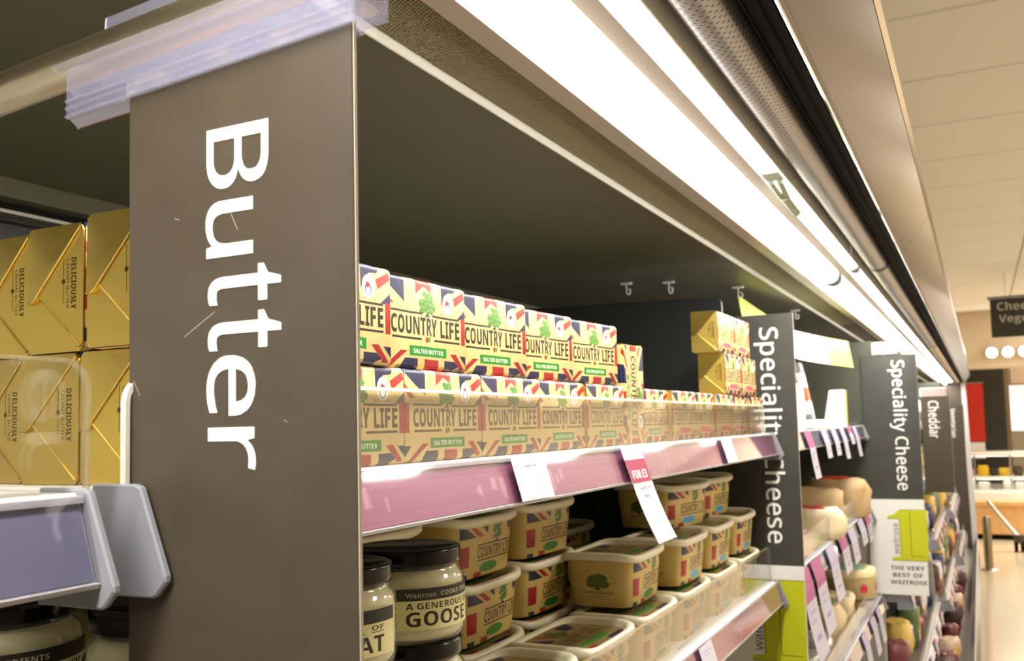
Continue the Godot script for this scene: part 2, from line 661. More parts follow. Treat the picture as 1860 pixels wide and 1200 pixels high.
func chiller(i: int) -> void:
	var d0: float = BAYS[i] + 0.001
	var d1: float = BAYS[i + 1] - 0.001
	var words := ["open chiller bay nearest the camera holding the gold foil packs", "open chiller bay of butter packs and tubs behind the brown sign", "chiller bay of paper wrapped cheeses between the two grey signs", "chiller bay just beyond the second grey cheese sign", "chiller bay between the two smaller brown signs", "chiller bay just beyond the last brown sign", "chiller bay at the far end of the run"]
	var t := thing("chiller_cabinet", words[i], "chiller", V(-0.6, -H, (d0 + d1) / 2))
	strip_quad(t, "roof_panel", [[-1.0, 0.300], [-0.397, 0.298], [-0.397, 0.315], [-1.0, 0.315]], d0, d1, M.olive_enamel)
	strip_quad(t, "roof_lip", [[-0.3966, 0.2957], [-0.3945, 0.2957], [-0.3945, 0.315], [-0.3966, 0.315]], d0, d1, M.white_enamel)
	strip_quad(t, "rear_beam", [[-1.04, 0.277], [-0.985, 0.277], [-0.985, 0.2995], [-1.04, 0.2995]], d0, d1, M.olive_enamel)
	strip_quad(t, "rear_rail", [[-1.03, 0.262], [-1.0, 0.262], [-1.0, 0.266], [-1.03, 0.266]], d0, d1, M.steel)
	strip_quad(t, "back_panel", [[-1.06, -1.1], [-1.04, -1.1], [-1.04, 0.25], [-1.06, 0.25]], d0, d1, M.white_enamel if i == 0 else M.dark_panel)
	strip_quad(t, "back_duct", [[-1.07, 0.25], [-1.05, 0.25], [-1.05, 0.30], [-1.07, 0.30]], d0, d1, M.dark_panel)
	# discharge grille
	strip_quad(t, "duct", [[-0.394, 0.3185], [-0.331, 0.3185], [-0.331, 0.322], [-0.394, 0.322]], d0, d1, M.grille_dark)
	honeycomb(t, i, d0, d1)
	strip_quad(t, "tray_lip", [[-0.331, 0.296], [-0.305, 0.2905], [-0.303, 0.2925], [-0.303, 0.318], [-0.331, 0.318]], d0, d1, M.tan_metal)
	strip_quad(t, "lamp_tray", [[-0.303, 0.296], [-0.285, 0.312], [-0.24, 0.312], [-0.231, 0.292], [-0.231, 0.320], [-0.303, 0.320]], d0, d1, M.white_enamel)
	strip_quad(t, "tray_ridge", [[-0.231, 0.2840], [-0.2140, 0.2840], [-0.2140, 0.2870], [-0.2265, 0.2895], [-0.2265, 0.322], [-0.231, 0.322]], d0, d1, M.tan_metal)
	strip_quad(t, "second_lamp_tray", [[-0.2265, 0.318], [-0.196, 0.316], [-0.1895, 0.2835], [-0.188, 0.2835], [-0.188, 0.326], [-0.2265, 0.326]], d0, d1, M.white_enamel)
	strip_quad(t, "blind_channel", [[-0.188, 0.324], [-0.132, 0.324], [-0.132, 0.285], [-0.1300, 0.2835], [-0.1300, 0.334], [-0.188, 0.334]], d0, d1, M.black_matt)
	strip_quad(t, "canopy_rail", [[-0.1298, 0.286], [-0.1215, 0.286], [-0.1205, 0.284], [-0.1195, 0.286], [-0.1112, 0.284], [-0.1112, 0.33], [-0.1298, 0.33]], d0, d1, M.black_matt)
	strip_quad(t, "canopy_edge", [[-0.1110, 0.2849], [-0.1074, 0.2825], [-0.1062, 0.2828], [-0.1062, 0.34], [-0.1110, 0.34]], d0, d1, M.chrome)
	strip_quad(t, "fascia_lip", [[-0.1060, 0.2829], [-0.1030, 0.2825], [-0.1030, 0.34], [-0.1060, 0.34]], d0, d1, M.tan_metal)
	strip_quad(t, "fascia", [[-0.1028, 0.2830], [-0.0605, 0.344], [-0.0605, 0.352], [-0.1028, 0.352]], d0, d1, M.mirror_steel)
	strip_quad(t, "fascia_trim", [[-0.0600, 0.3440], [-0.0558, 0.3480], [-0.0552, 0.352], [-0.0558, 0.356], [-0.0600, 0.356]], d0, d1, M.chrome)
	strip_quad(t, "canopy_top", [[-1.07, 0.335], [-0.0600, 0.357], [-0.0600, 0.362], [-1.07, 0.345]], d0, d1, M.white_enamel)
	# the well at the foot
	strip_quad(t, "base", [[-1.06, -H], [-0.10, -H], [-0.10, -1.16], [-0.14, -1.13], [-1.06, -1.13]], d0, d1, mat("base_grey", rgb(140, 134, 126), 0.5))
	strip_quad(t, "kick_plate", [[-0.0995, -H + 0.002], [-0.075, -H + 0.002], [-0.06, -1.20], [-0.0995, -1.16]], d0, d1, M.dark_steel)
	strip_quad(t, "base_price_strip", [[-0.10, -1.10], [-0.072, -1.045], [-0.078, -1.043], [-0.106, -1.10]], d0, d1, mat("strip_base", rgb(136, 130, 128), 0.45))
	strip_quad(t, "base_lip", [[-0.107, -1.16], [-0.1, -1.16], [-0.1, -1.10], [-0.107, -1.10]], d0, d1, M.base_grey)


func honeycomb(t: Node3D, i: int, d0: float, d1: float) -> void:
	if i != 1 and i != 2:
		var gm := mat("grille_far", rgb(64, 59, 42), 0.7)
		strip_quad(t, "grille", [[-0.394, 0.304], [-0.331, 0.3035], [-0.331, 0.31], [-0.394, 0.3105]], d0, d1, gm)
		return
	var pitch := 0.0036
	var R := pitch / sqrt(3.0)
	var cb := B.new()
	var lo := PackedVector3Array()
	for k in 6:
		var a := PI / 6 + TAU * k / 6
		lo.append(Vector3(cos(a), 0, -sin(a)))
	for k in 6:
		var a := lo[k]
		var b := lo[(k + 1) % 6]
		var ri := R * 0.84
		cb.quad(b * ri, a * ri, a * ri + Vector3(0, 0.014, 0), b * ri + Vector3(0, 0.014, 0))
		cb.quad(a * ri, b * ri, b * R, a * R)
	var cell := cb.done()
	var places := []
	var rows := int(0.063 / (R * 1.5))
	var cols := int((d1 - maxf(d0, 0.36)) / pitch)
	for r in rows:
		for c in cols:
			places.append(Transform3D(Basis(Vector3.UP, PI / 2), V(-0.3935 + R + r * R * 1.5, 0.3035, maxf(d0, 0.36) + (c + 0.5 + (0.5 if r % 2 else 0.0)) * pitch)))
	var mm := MultiMesh.new()
	mm.transform_format = MultiMesh.TRANSFORM_3D
	mm.mesh = cell
	mm.instance_count = places.size()
	for k in places.size(): mm.set_instance_transform(k, t.transform.affine_inverse() * places[k])
	var mi := MultiMeshInstance3D.new()
	mi.name = "honeycomb_grille"
	mi.multimesh = mm
	mi.material_override = M.grille
	mi.set_meta("kind", "stuff")
	t.add_child(mi, true)


func canopy_lamps() -> void:
	var spans := [[-1.02, 0.155], [0.17, 1.975], [2.01, 3.82], [3.855, 5.66], [5.70, 7.5], [7.54, 8.98]]
	var row := ["first along the canopy", "second along, over the butter packs", "third along, over the wrapped cheeses", "fourth along the canopy", "fifth along the canopy", "farthest along the canopy"]
	for k in spans.size():
		for second in [false, true]:
			var x := -0.2555 if not second else -0.2095
			var y := 0.289 if not second else 0.3015
			var r := 0.0165 if not second else 0.0105
			var a: float = spans[k][0] - (0.03 if second else 0.0)
			var z: float = spans[k][1] - (0.03 if second else 0.0)
			var t := thing("fluorescent_tube", ("thick lit tube lamp, " if not second else "thin lit tube lamp by the roller, ") + row[k], "tube lamp", V(x, y, (a + z) / 2))
			var b := wb(t)
			b.tube(V(x, y, a + 0.012), V(x, y, z - 0.012), r, 20)
			obj("glass_tube", b.done(), glow("tube_glow", TUBE_COLOR, TUBE_GLOW), t)
			for e in [[a, a + 0.012], [z - 0.012, z]]:
				b = wb(t)
				b.tube(V(x, y, e[0]), V(x, y, e[1]), r * 1.05, 20)
				obj("end_cap", b.done(), M.grey_plastic, t)
				b = wb(t)
				b.box(V(x - 0.006, y + r * 0.5, e[0] + 0.001), V(x + 0.006, 0.3115 if not second else 0.3155, e[1] - 0.001))
				obj("lamp_holder", b.done(), M.grey_plastic, t)
			var away := Vector3(-0.15, -1, 0).normalized()
			area("tube_area_light", V(x, y - r - 0.0015, (a + z) / 2), away, Vector3(0, 0, 1), Vector2(r * 1.6, z - a), TUBE_COLOR, TUBE_LIGHT * (1.0 if not second else 0.5))
	# wiring clip by the second tube
	var t := thing("lamp_clip", "grey green plastic lamp clip hanging beside the thin tube", "clip", V(-0.2, 0.284, 1.16))
	var b := wb(t)
	b.prism(PackedVector2Array([Vector2(-0.212, 0.283 + H), Vector2(-0.192, 0.283 + H), Vector2(-0.192, 0.287 + H), Vector2(-0.212, 0.287 + H)]), -1.125, -1.085, 0.001)
	obj("plate", b.done(), mat("clip_plastic", rgb(176, 186, 168), 0.5), t)
	b = wb(t)
	b.tube(V(-0.207, 0.281, 1.12), V(-0.206, 0.276, 1.19), 0.0035, 10)
	b.tube(V(-0.197, 0.281, 1.12), V(-0.2, 0.276, 1.19), 0.0035, 10)
	obj("arm", b.done(), M.clip_plastic, t)
	b = wb(t)
	b.tube(V(-0.203, 0.276, 1.18), V(-0.203, 0.274, 1.27), 0.0055, 12)
	obj("hook", b.done(), M.clip_plastic, t)
	# night blinds rolled up in the channel
	var bl := [[-1.0, 1.91], [1.93, 4.22], [4.24, 6.6], [6.62, 8.98]]
	for k in bl.size():
		t = thing("night_blind", ["perforated steel roller of the rolled up night blind above the butter", "rolled up night blind over the wrapped cheeses", "rolled up night blind third along the canopy", "rolled up night blind at the far end of the canopy"][k], "roller blind", V(-0.1605, 0.3015, (bl[k][0] + bl[k][1]) / 2))
		var n := int((bl[k][1] - bl[k][0]) / 0.36)
		b = wb(t)
		var a: float = bl[k][0]
		var l: float = (bl[k][1] - a - 0.01) / n
		for j in n: b.tube(V(-0.1605, 0.3015, a + j * l), V(-0.1605, 0.3015, a + (j + 1) * l), 0.0205, 28, j == 0 or j == n - 1)
		obj("roller", b.done(), M.perforated if k < 2 else M.warm_steel, t)
		b = wb(t)
		b.tube(V(-0.1605, 0.3015, bl[k][1] - 0.01), V(-0.1605, 0.3015, bl[k][1]), 0.0212, 28)
		obj("end_ring", b.done(), M.dark_steel, t)


# ------------------------------------------------------------------ the hanging sign at the front
func butter_sign() -> void:
	var d := 0.307
	var t := thing("category_sign", "tall brown card sign reading Butter in white letters", "sign", V(-0.283, -0.36, d))
	var b := wb(t)
	b.prism(PackedVector2Array([Vector2(-0.3455, -0.36 + H), Vector2(-0.2212, -0.36 + H), Vector2(-0.2216, 0.1675 + H), Vector2(-0.349, 0.1595 + H)]), -d - 0.0016, -d + 0.0004, 0.0003)
	obj("board", b.done(), M.sign_board, t)
	b = wb(t)
	b.box(V(-0.2212, -0.36, d - 0.0003), V(-0.2207, 0.167, d + 0.0015))
	obj("cut_edge", b.done(), M.board_core, t)
	var box := [["B", 0.134, 0.1068, -0.3005, -0.2655], ["u", 0.1014, 0.0766, -0.301, -0.2742], ["t", 0.0718, 0.0557, -0.2997, -0.259], ["t", 0.0519, 0.0357, -0.2997, -0.259], ["e", 0.0334, 0.0075, -0.3005, -0.273], ["r", 0.0026, -0.0155, -0.2997, -0.273]]
	for l in box:
		letters(t, "letter", l[0], F_HEAVY, M.letter_white, V(l[3], l[1], d - 0.0004), Vector3(0, l[2] - l[1], 0), Vector3(l[4] - l[3], 0, 0), 0.0003)
	# scratches on the card
	b = wb(t)
	for s in [[-0.314, 0.043, -0.296, 0.053], [-0.288, 0.098, -0.283, 0.088], [-0.345, 0.025, -0.341, 0.018], [-0.32, 0.097, -0.317, 0.096], [-0.258, 0.005, -0.256, 0.004]]:
		var p := V(s[0], s[1], d - 0.00045)
		var q := V(s[2], s[3], d - 0.00045)
		var n := (q - p).cross(Vector3.BACK).normalized() * 0.00012
		b.quad(p - n, q - n, q + n, p + n)
	obj("scratches", b.done(), mat("scratch", rgb(190, 180, 165), 0.7), t).set_meta("kind", "stuff")

	# the steel arm and the clear extrusion that clips the sign to it
	var slope := 0.0778
	t = thing("support_rail", "round brushed steel rail sloping up to the canopy above the brown sign", "rail", V(-0.98, 0.14, 0.3165))
	b = wb(t)
	b.tube(V(-0.99, 0.1405, 0.3165), V(-0.135, 0.207, 0.3165), 0.0103, 28)
	obj("tube", b.done(), M.warm_steel, t)
	b = wb(t)
	b.prism(PackedVector2Array([Vector2(-1.0, 0.12 + H), Vector2(-0.985, 0.12 + H), Vector2(-0.985, 0.165 + H), Vector2(-1.0, 0.165 + H)]), -0.33, -0.303, 0.002)
	b.box(V(-1.04, 0.13, 0.31), V(-1.0, 0.155, 0.323))
	obj("wall_plate", b.done(), M.steel, t)
	t = thing("sign_clip", "clear ribbed plastic clip gripping the brown sign on the steel rail", "clip", V(-0.3, 0.155, 0.305))
	var x0 := -0.389
	var x1 := -0.2185
	var y_at := func(x: float) -> float: return 0.1595 + (x + 0.349) * 0.063
	var part := func(called: String, prof: Array, m: Material, xa := x0, xb := x1) -> void:
		# profile of (d, y above the sign's top edge)
		var bb := wb(t)
		var n := prof.size()
		var e0 := []
		var e1 := []
		for q in prof:
			e0.append(V(xa, y_at.call(xa) + q[1] + 0.35 * (xa + 0.349) * slope * 0.2, q[0]))
			e1.append(V(xb, y_at.call(xb) + q[1] + 0.35 * (xb + 0.349) * slope * 0.2, q[0]))
		for k in n:
			var j := (k + 1) % n
			bb.quad(e0[k], e1[k], e1[j], e0[j])
		for k in range(1, n - 1):
			bb.tri(e0[0], e0[k], e0[k + 1])
			bb.tri(e1[0], e1[k + 1], e1[k])
		obj(called, bb.done(), m, t)
	part.call("front_wall", [[0.3040, -0.003], [0.3052, -0.003], [0.3052, 0.0215], [0.3040, 0.0215]], M.clear_clip)
	part.call("back_wall", [[0.3100, -0.006], [0.3112, -0.006], [0.3112, 0.006], [0.3100, 0.006]], M.clear_clip)
	part.call("web", [[0.3052, 0.006], [0.3112, 0.006], [0.3112, 0.0072], [0.3052, 0.0072]], M.clear_clip)
	for y in [-0.0025, 0.0015, 0.0052]:
		part.call("rib", [[0.3030, y], [0.3040, y - 0.0004], [0.3040, y + 0.0012], [0.3030, y + 0.0008]], M.clear_clip)
	part.call("flange", [[0.3000, 0.0225], [0.3052, 0.0206], [0.3052, 0.0216], [0.3000, 0.0235]], M.clear_clip, x0 - 0.006)
	part.call("saddle", [[0.3052, 0.0125], [0.3100, 0.0075], [0.3230, 0.0075], [0.3230, 0.0082], [0.3104, 0.0085], [0.3060, 0.0130]], M.clear_clip)
	part.call("rear_lip", [[0.3275, 0.006], [0.3287, 0.006], [0.3325, 0.060], [0.3313, 0.060]], M.clear_clip, x0 - 0.006)
	part.call("end_core", [[0.3052, -0.003], [0.3100, -0.006], [0.3100, 0.006], [0.3052, 0.006]], mat("milky", rgb(150, 150, 168), 0.3), x0 + 0.001, -0.3495)


# ------------------------------------------------------------------ shelves, fences, price strips
func shelf(words: String, d0: float, d1: float, y: float, xf: float, insert: Material, board: Material = null) -> Node3D:
	# xf: front edge of the price strip at its top
	var t := thing("shelf", words, "shelf", V(-0.6, y, (d0 + d1) / 2))
	var b := wb(t)
	b.box(V(-1.0, y - 0.026, d0), V(xf - 0.006, y, d1), 0.001)
	obj("shelf_board", b.done(), board if board else mat("shelf_enamel", rgb(222, 220, 214), 0.4), t)
	strip_quad(t, "strip_holder", [[xf - 0.0085, y - 0.001], [xf - 0.001, y - 0.001], [xf - 0.001, y - 0.004], [xf - 0.0035, y - 0.004], [xf + 0.0065, y - 0.036], [xf + 0.0095, y - 0.0365], [xf + 0.0085, y - 0.0385], [xf + 0.004, y - 0.038], [xf - 0.0085, y - 0.008]], d0 + 0.004, d1 - 0.004, mat("strip_grey", rgb(196, 194, 204), 0.3))
	b = wb(t)
	b.quad(V(xf + 0.0072, y - 0.0355, d0 + 0.005), V(xf + 0.0072, y - 0.0355, d1 - 0.005), V(xf - 0.0028, y - 0.0042, d1 - 0.005), V(xf - 0.0028, y - 0.0042, d0 + 0.005))
	b.quad(V(xf - 0.0029, y - 0.0042, d0 + 0.005), V(xf - 0.0029, y - 0.0042, d1 - 0.005), V(xf + 0.0071, y - 0.0355, d1 - 0.005), V(xf + 0.0071, y - 0.0355, d0 + 0.005))
	obj("strip_insert", b.done(), insert, t)
	b = wb(t)
	b.prism(PackedVector2Array([Vector2(xf + 0.0092, y - 0.0362 + H), Vector2(xf + 0.0096, y - 0.0362 + H), Vector2(xf - 0.0002, y - 0.0015 + H), Vector2(xf - 0.0007, y - 0.0015 + H)]), -d1 + 0.004, -d0 - 0.004)
	obj("clear_cover", b.done(), M.strip_cover, t)
	for e in [d0 - 0.0005, d1 - 0.0035]:
		b = wb(t)
		b.prism(PackedVector2Array([Vector2(xf - 0.03, y + 0.002 + H), Vector2(xf - 0.003, y + 0.002 + H), Vector2(xf + 0.001, y + 0.0005 + H), Vector2(xf + 0.0165, y - 0.0375 + H), Vector2(xf + 0.0165, y - 0.040 + H), Vector2(xf + 0.0105, y - 0.0465 + H), Vector2(xf + 0.008, y - 0.0475 + H), Vector2(xf - 0.03, y - 0.0475 + H)]), -e - 0.004, -e, 0.0009)
		obj("end_bracket", b.done(), M.grey_plastic, t)
	return t


func fence(words: String, d0: float, d1: float, y: float, x: float, h: float, edge_m: Material = null, pane_m: Material = null) -> void:
	if edge_m == null: edge_m = M.acrylic_edge
	# clear acrylic upstand with rounded top corners; its cut edges catch the light
	var t := thing("acrylic_fence", words, "shelf fence", V(x, y, (d0 + d1) / 2))
	var r := 0.013
	var th := 0.003
	var out := []
	out.append(Vector2(d0, y))
	for k in 9:
		var a := PI - PI / 2 * k / 8
		out.append(Vector2(d0 + r + cos(a) * r, y + h - r + sin(a) * r))
	for k in 9:
		var a := PI / 2 - PI / 2 * k / 8
		out.append(Vector2(d1 - r + cos(a) * r, y + h - r + sin(a) * r))
	out.append(Vector2(d1, y))
	var b := wb(t)
	for s in [0.0, th]:
		var ring := PackedVector3Array()
		for p in out: ring.append(V(x + s, p.y, p.x))
		var c := V(x + s, y + h / 2, (d0 + d1) / 2)
		for k in ring.size():
			var a := ring[k]
			var e := ring[(k + 1) % ring.size()]
			if s > 0: b.tri(c, e, a)
			else: b.tri(c, a, e)
	obj("pane", b.done(), pane_m if pane_m else M.acrylic, t)
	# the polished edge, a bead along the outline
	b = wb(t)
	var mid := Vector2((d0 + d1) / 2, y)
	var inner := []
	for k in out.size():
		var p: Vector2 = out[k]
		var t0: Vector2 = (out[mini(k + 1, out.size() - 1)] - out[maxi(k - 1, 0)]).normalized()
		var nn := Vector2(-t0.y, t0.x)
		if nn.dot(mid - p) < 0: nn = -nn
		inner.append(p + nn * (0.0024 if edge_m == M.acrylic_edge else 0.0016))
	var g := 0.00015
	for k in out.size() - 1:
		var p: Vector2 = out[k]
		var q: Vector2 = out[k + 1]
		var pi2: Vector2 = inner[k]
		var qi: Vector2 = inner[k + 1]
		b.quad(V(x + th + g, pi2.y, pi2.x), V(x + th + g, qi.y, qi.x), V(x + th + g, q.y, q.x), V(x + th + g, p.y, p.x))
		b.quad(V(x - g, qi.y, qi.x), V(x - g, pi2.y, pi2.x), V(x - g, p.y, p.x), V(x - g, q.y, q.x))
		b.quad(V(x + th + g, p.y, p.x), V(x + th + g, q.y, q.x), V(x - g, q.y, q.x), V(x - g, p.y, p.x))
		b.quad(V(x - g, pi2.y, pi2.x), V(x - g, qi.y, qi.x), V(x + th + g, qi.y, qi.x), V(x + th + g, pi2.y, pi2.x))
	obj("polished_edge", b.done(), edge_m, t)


func ticket_print(kind: int) -> Material:
	var key := "ticket_%d" % kind
	if M.has(key): return M[key]
	var c: Canvas
	var ink := rgb(52, 52, 100)
	if kind == 0:
		c = Canvas.new(320, 200, rgb(196, 196, 202))
		c.text("Country Life", Rect2(0.32, 0.2, 0.36, 0.1), ink, F_BOLD)
		for k in 5: c.disc(0.66 + 0.05 * (k % 3) + 0.02 * k, 0.36 + 0.1 * (k % 3), 0.008, 0.02, rgb(80, 80, 110))
		c.rect(0.5, 0.68, 0.66, 0.74, rgb(170, 170, 205))
	elif kind == 1:
		c = Canvas.new(200, 512, rgb(206, 205, 212))
		c.rect(0, 0.14, 1, 0.38, rgb(150, 30, 74))
		c.text("FOR £3", Rect2(0.14, 0.25, 0.72, 0.085), rgb(250, 240, 246), F_BOLD)
		c.text("Country Life", Rect2(0.24, 0.42, 0.56, 0.045), ink, F_BOLD)
		c.text("Butter", Rect2(0.36, 0.5, 0.28, 0.04), ink, F_BOLD)
		c.disc(0.7, 0.76, 0.012, 0.006, rgb(120, 120, 150))
	elif kind == 2:
		c = Canvas.new(96, 128, rgb(198, 196, 210))
		c.rect(0.2, 0.2, 0.8, 0.25, rgb(170, 170, 205))
		c.rect(0.2, 0.32, 0.65, 0.36, rgb(170, 170, 205))
		c.rect(0.3, 0.75, 0.7, 0.79, rgb(170, 170, 205))
	else:
		c = Canvas.new(64, 160, rgb(186, 182, 200))
		c.rect(0, 0.0, 1, 0.36, rgb(166, 84, 134) if kind == 3 else rgb(172, 164, 196))
		c.rect(0.2, 0.46, 0.8, 0.5, rgb(160, 158, 196))
		c.rect(0.2, 0.56, 0.62, 0.6, rgb(160, 158, 196))
		c.rect(0.3, 0.74, 0.74, 0.8, rgb(140, 138, 180))
	var m := mat(key, Color.WHITE, 0.55)
	m.albedo_texture = c.texture()
	m.backlight_enabled = true
	m.backlight = Color(0.25, 0.25, 0.25)
	return m


func ticket(words: String, d: float, wide: float, y: float, x: float, drop: float, kind: int, curl := 0.0, group := "", lean := 0.0) -> void:
	# hangs in front of a price strip whose top front edge is (x, y)
	var t := thing("price_ticket", words, "price ticket", V(x, y, d), 0, group)
	var path := PackedVector3Array()
	var n := 8
	for k in n + 1:
		var s := float(k) / n
		var strip := minf(s * drop, 0.036)
		var rest := s * drop - strip
		path.append(V(x + 0.0012 + strip * 0.29 + rest * curl + rest * rest * curl * 6.0, y + 0.001 - strip * 0.955 - rest * (1.0 - 0.3 * absf(curl)), d + lean * s * drop))
	var b := wb(t)
	b.ribbon(path, Vector3(0, 0, -wide / 2), 0.0004)
	obj("paper", b.done(), ticket_print(kind), t)


func shelves() -> void:
	var y1 := -0.0235
	var y2 := -0.287
	shelf("grey edged shelf under the gold foil packs, with an empty lilac strip", -0.9, 0.2775, y1, -0.3355, M.strip_lilac)
	shelf("upper shelf with a pink price strip under the butter packs", 0.3015, 1.7365, y1, -0.3355, M.strip_pink)
	shelf("lower shelf with a pink price strip under the tubs", 0.3015, 1.7365, y2, -0.339, M.strip_pink)
	shelf("lower shelf of the nearest bay holding dark lidded jars", -0.9, 0.2775, y2, -0.339, M.strip_lilac)
	fence("clear fence with a rounded corner before the gold foil packs", -0.9, 0.284, y1, -0.3485, 0.057, pane("edge_clear", rgb(200, 184, 140, 0.26), 0.1))
	fence("clear fence before the front row of butter packs", 0.3025, 1.706, y1, -0.3485, 0.051)
	fence("clear fence before the tubs on the lower shelf", 0.31, 1.722, y2, -0.352, 0.063, M.edge_clear)
	ticket("white price ticket on the pink strip, first past the brown sign", 0.695, 0.062, y1 - 0.001, -0.3345, 0.037, 0, 0.0)
	ticket("long curling promotion ticket with a red band reading FOR £3", 0.945, 0.062, y1 - 0.001, -0.3335, 0.105, 1, 0.25, "", 0.1)
	ticket("small price ticket at the far end of the upper pink strip", 1.36, 0.06, y1 - 0.001, -0.3335, 0.037, 2, 0.0)
	ticket("small price ticket on the lower pink strip under the tubs", 1.22, 0.06, y2 - 0.001, -0.337, 0.037, 2, 0.0)


# ------------------------------------------------------------------ butter packs
const GOLDC := Color(0.835, 0.74, 0.505)
const NAVY := Color(0.055, 0.08, 0.27)
const RED := Color(0.62, 0.08, 0.08)
const BROWN := Color(0.15, 0.085, 0.035)


func pack_print(pink: bool) -> Texture2D:
	# one sheet: top face (0..0.27), front (0.27..0.73), bottom (0.73..1)
	var c := Canvas.new(640, 820, GOLDC)
	var f := func(v: float) -> float: return 0.27 + 0.46 * v
	var P := func(a: Array) -> PackedVector2Array:
		var o := PackedVector2Array()
		for q in a: o.append(Vector2(q[0], 0.27 + 0.46 * q[1]))
		return o
	# flags over the top edge and round the corners
	c.poly(P.call([[0.02, -0.5], [0.24, -0.3], [0.25, 0.27], [0.0, 0.02], [0.0, -0.3]]), NAVY)
	c.poly(P.call([[0.0, 0.14], [0.13, 0.30], [0.07, 0.31], [0.0, 0.23]]), RED)
	c.poly(P.call([[0.0, -0.56], [0.3, -0.34], [0.36, -0.42], [0.1, -0.58]]), RED)
	c.poly(P.call([[0.38, -0.4], [0.55, -0.4], [0.56, 0.12], [0.47, 0.05], [0.38, 0.15]]), RED)
	c.poly(P.call([[0.68, -0.3], [0.9, -0.5], [1.0, -0.3], [0.86, 0.05], [0.78, 0.06], [0.70, 0.24]]), NAVY)
	c.poly(P.call([[0.98, 0.02], [1.0, 0.10], [0.87, 0.22], [0.85, 0.12]]), RED)
	c.poly(P.call([[0.9, 0.37], [1.0, 0.25], [1.0, 0.38]]), NAVY)
	# assurance badge
	c.disc(0.775, 0.27 + 0.46 * 0.21, 0.062, 0.06, rgb(250, 248, 240))
	c.disc(0.775, 0.27 + 0.46 * 0.24, 0.036, 0.034, rgb(70, 70, 130))
	c.disc(0.775, 0.27 + 0.46 * 0.25, 0.026, 0.026, rgb(250, 248, 240))
	c.disc(0.77, 0.27 + 0.46 * 0.19, 0.018, 0.016, RED)
	c.tree(0.515, f.call(0.235), 0.115, 0.066, 4, rgb(62, 112, 20), rgb(106, 154, 54), BROWN)
	for s in [[0.10, 0.455, 0.375], [0.575, 0.925, 0.385]]: c.rect(s[0], f.call(s[2] - 0.012), s[1], f.call(s[2] + 0.014), BROWN)
	for s in [[0.11, 0.44, 0.68], [0.60, 0.925, 0.68]]: c.rect(s[0], f.call(s[2] - 0.012), s[1], f.call(s[2] + 0.014), BROWN)
	c.text("COUNTRY", Rect2(0.10, f.call(0.42), 0.535, 0.46 * 0.215), BROWN, F_PACK)
	c.text("LIFE", Rect2(0.675, f.call(0.42), 0.25, 0.46 * 0.215), BROWN, F_PACK)
	c.text("PROUDLY", Rect2(0.17, f.call(0.315), 0.2, 0.46 * 0.03), rgb(120, 96, 60), F_REG)
	c.text("BRITISH", Rect2(0.68, f.call(0.325), 0.17, 0.46 * 0.03), rgb(120, 96, 60), F_REG)
	c.disc(0.505, f.call(0.685), 0.018, 0.016, RED)
	c.disc(0.535, f.call(0.68), 0.018, 0.016, rgb(70, 130, 40))
	c.rect(0.30, f.call(0.765), 0.75, f.call(0.885), rgb(206, 84, 116) if pink else rgb(30, 136, 36))
	if not pink: c.text("SALTED BUTTER", Rect2(0.345, f.call(0.80), 0.36, 0.46 * 0.052), rgb(248, 250, 240), F_BOLD)
	for s in [[0.0, 0.055], [0.945, 1.0]]: c.rect(s[0], f.call(0.36), s[1], f.call(0.70), RED)
	c.poly(P.call([[0.03, 1.02], [0.09, 1.02], [0.28, 0.83], [0.205, 0.83]]), RED)
	c.poly(P.call([[0.97, 1.0], [0.91, 1.0], [0.80, 0.83], [0.87, 0.82]]), RED)
	c.poly(P.call([[0.0, 0.85], [0.07, 0.85], [0.0, 0.97]]), NAVY)
	c.poly(P.call([[1.0, 0.84], [0.92, 0.84], [1.0, 0.96]]), NAVY)
	c.poly(P.call([[0.17, 1.3], [0.2, 1.0], [0.25, 0.915], [0.39, 0.915], [0.38, 1.3]]), NAVY)
	c.rect(0.47, f.call(0.915), 0.64, f.call(1.4), RED)
	c.poly(P.call([[0.72, 0.915], [0.85, 0.915], [0.9, 0.98], [0.84, 1.0], [0.86, 1.3], [0.70, 1.3]]), NAVY)
	return c.texture()


func end_print() -> Texture2D:
	var c := Canvas.new(160, 272, rgb(212, 184, 96))
	c.text("DELICIOUSLY", Rect2(0.80, 0.27, 0.085, 0.40), rgb(66, 50, 20), F_BOLD, true)
	c.text("CREAMY BUTTER", Rect2(0.715, 0.28, 0.055, 0.38), rgb(96, 76, 34), F_REG, true)
	c.rect(0.665, 0.27, 0.675, 0.62, rgb(96, 76, 34))
	c.disc(0.67, 0.45, 0.03, 0.02, rgb(96, 76, 34))
	return c.texture()


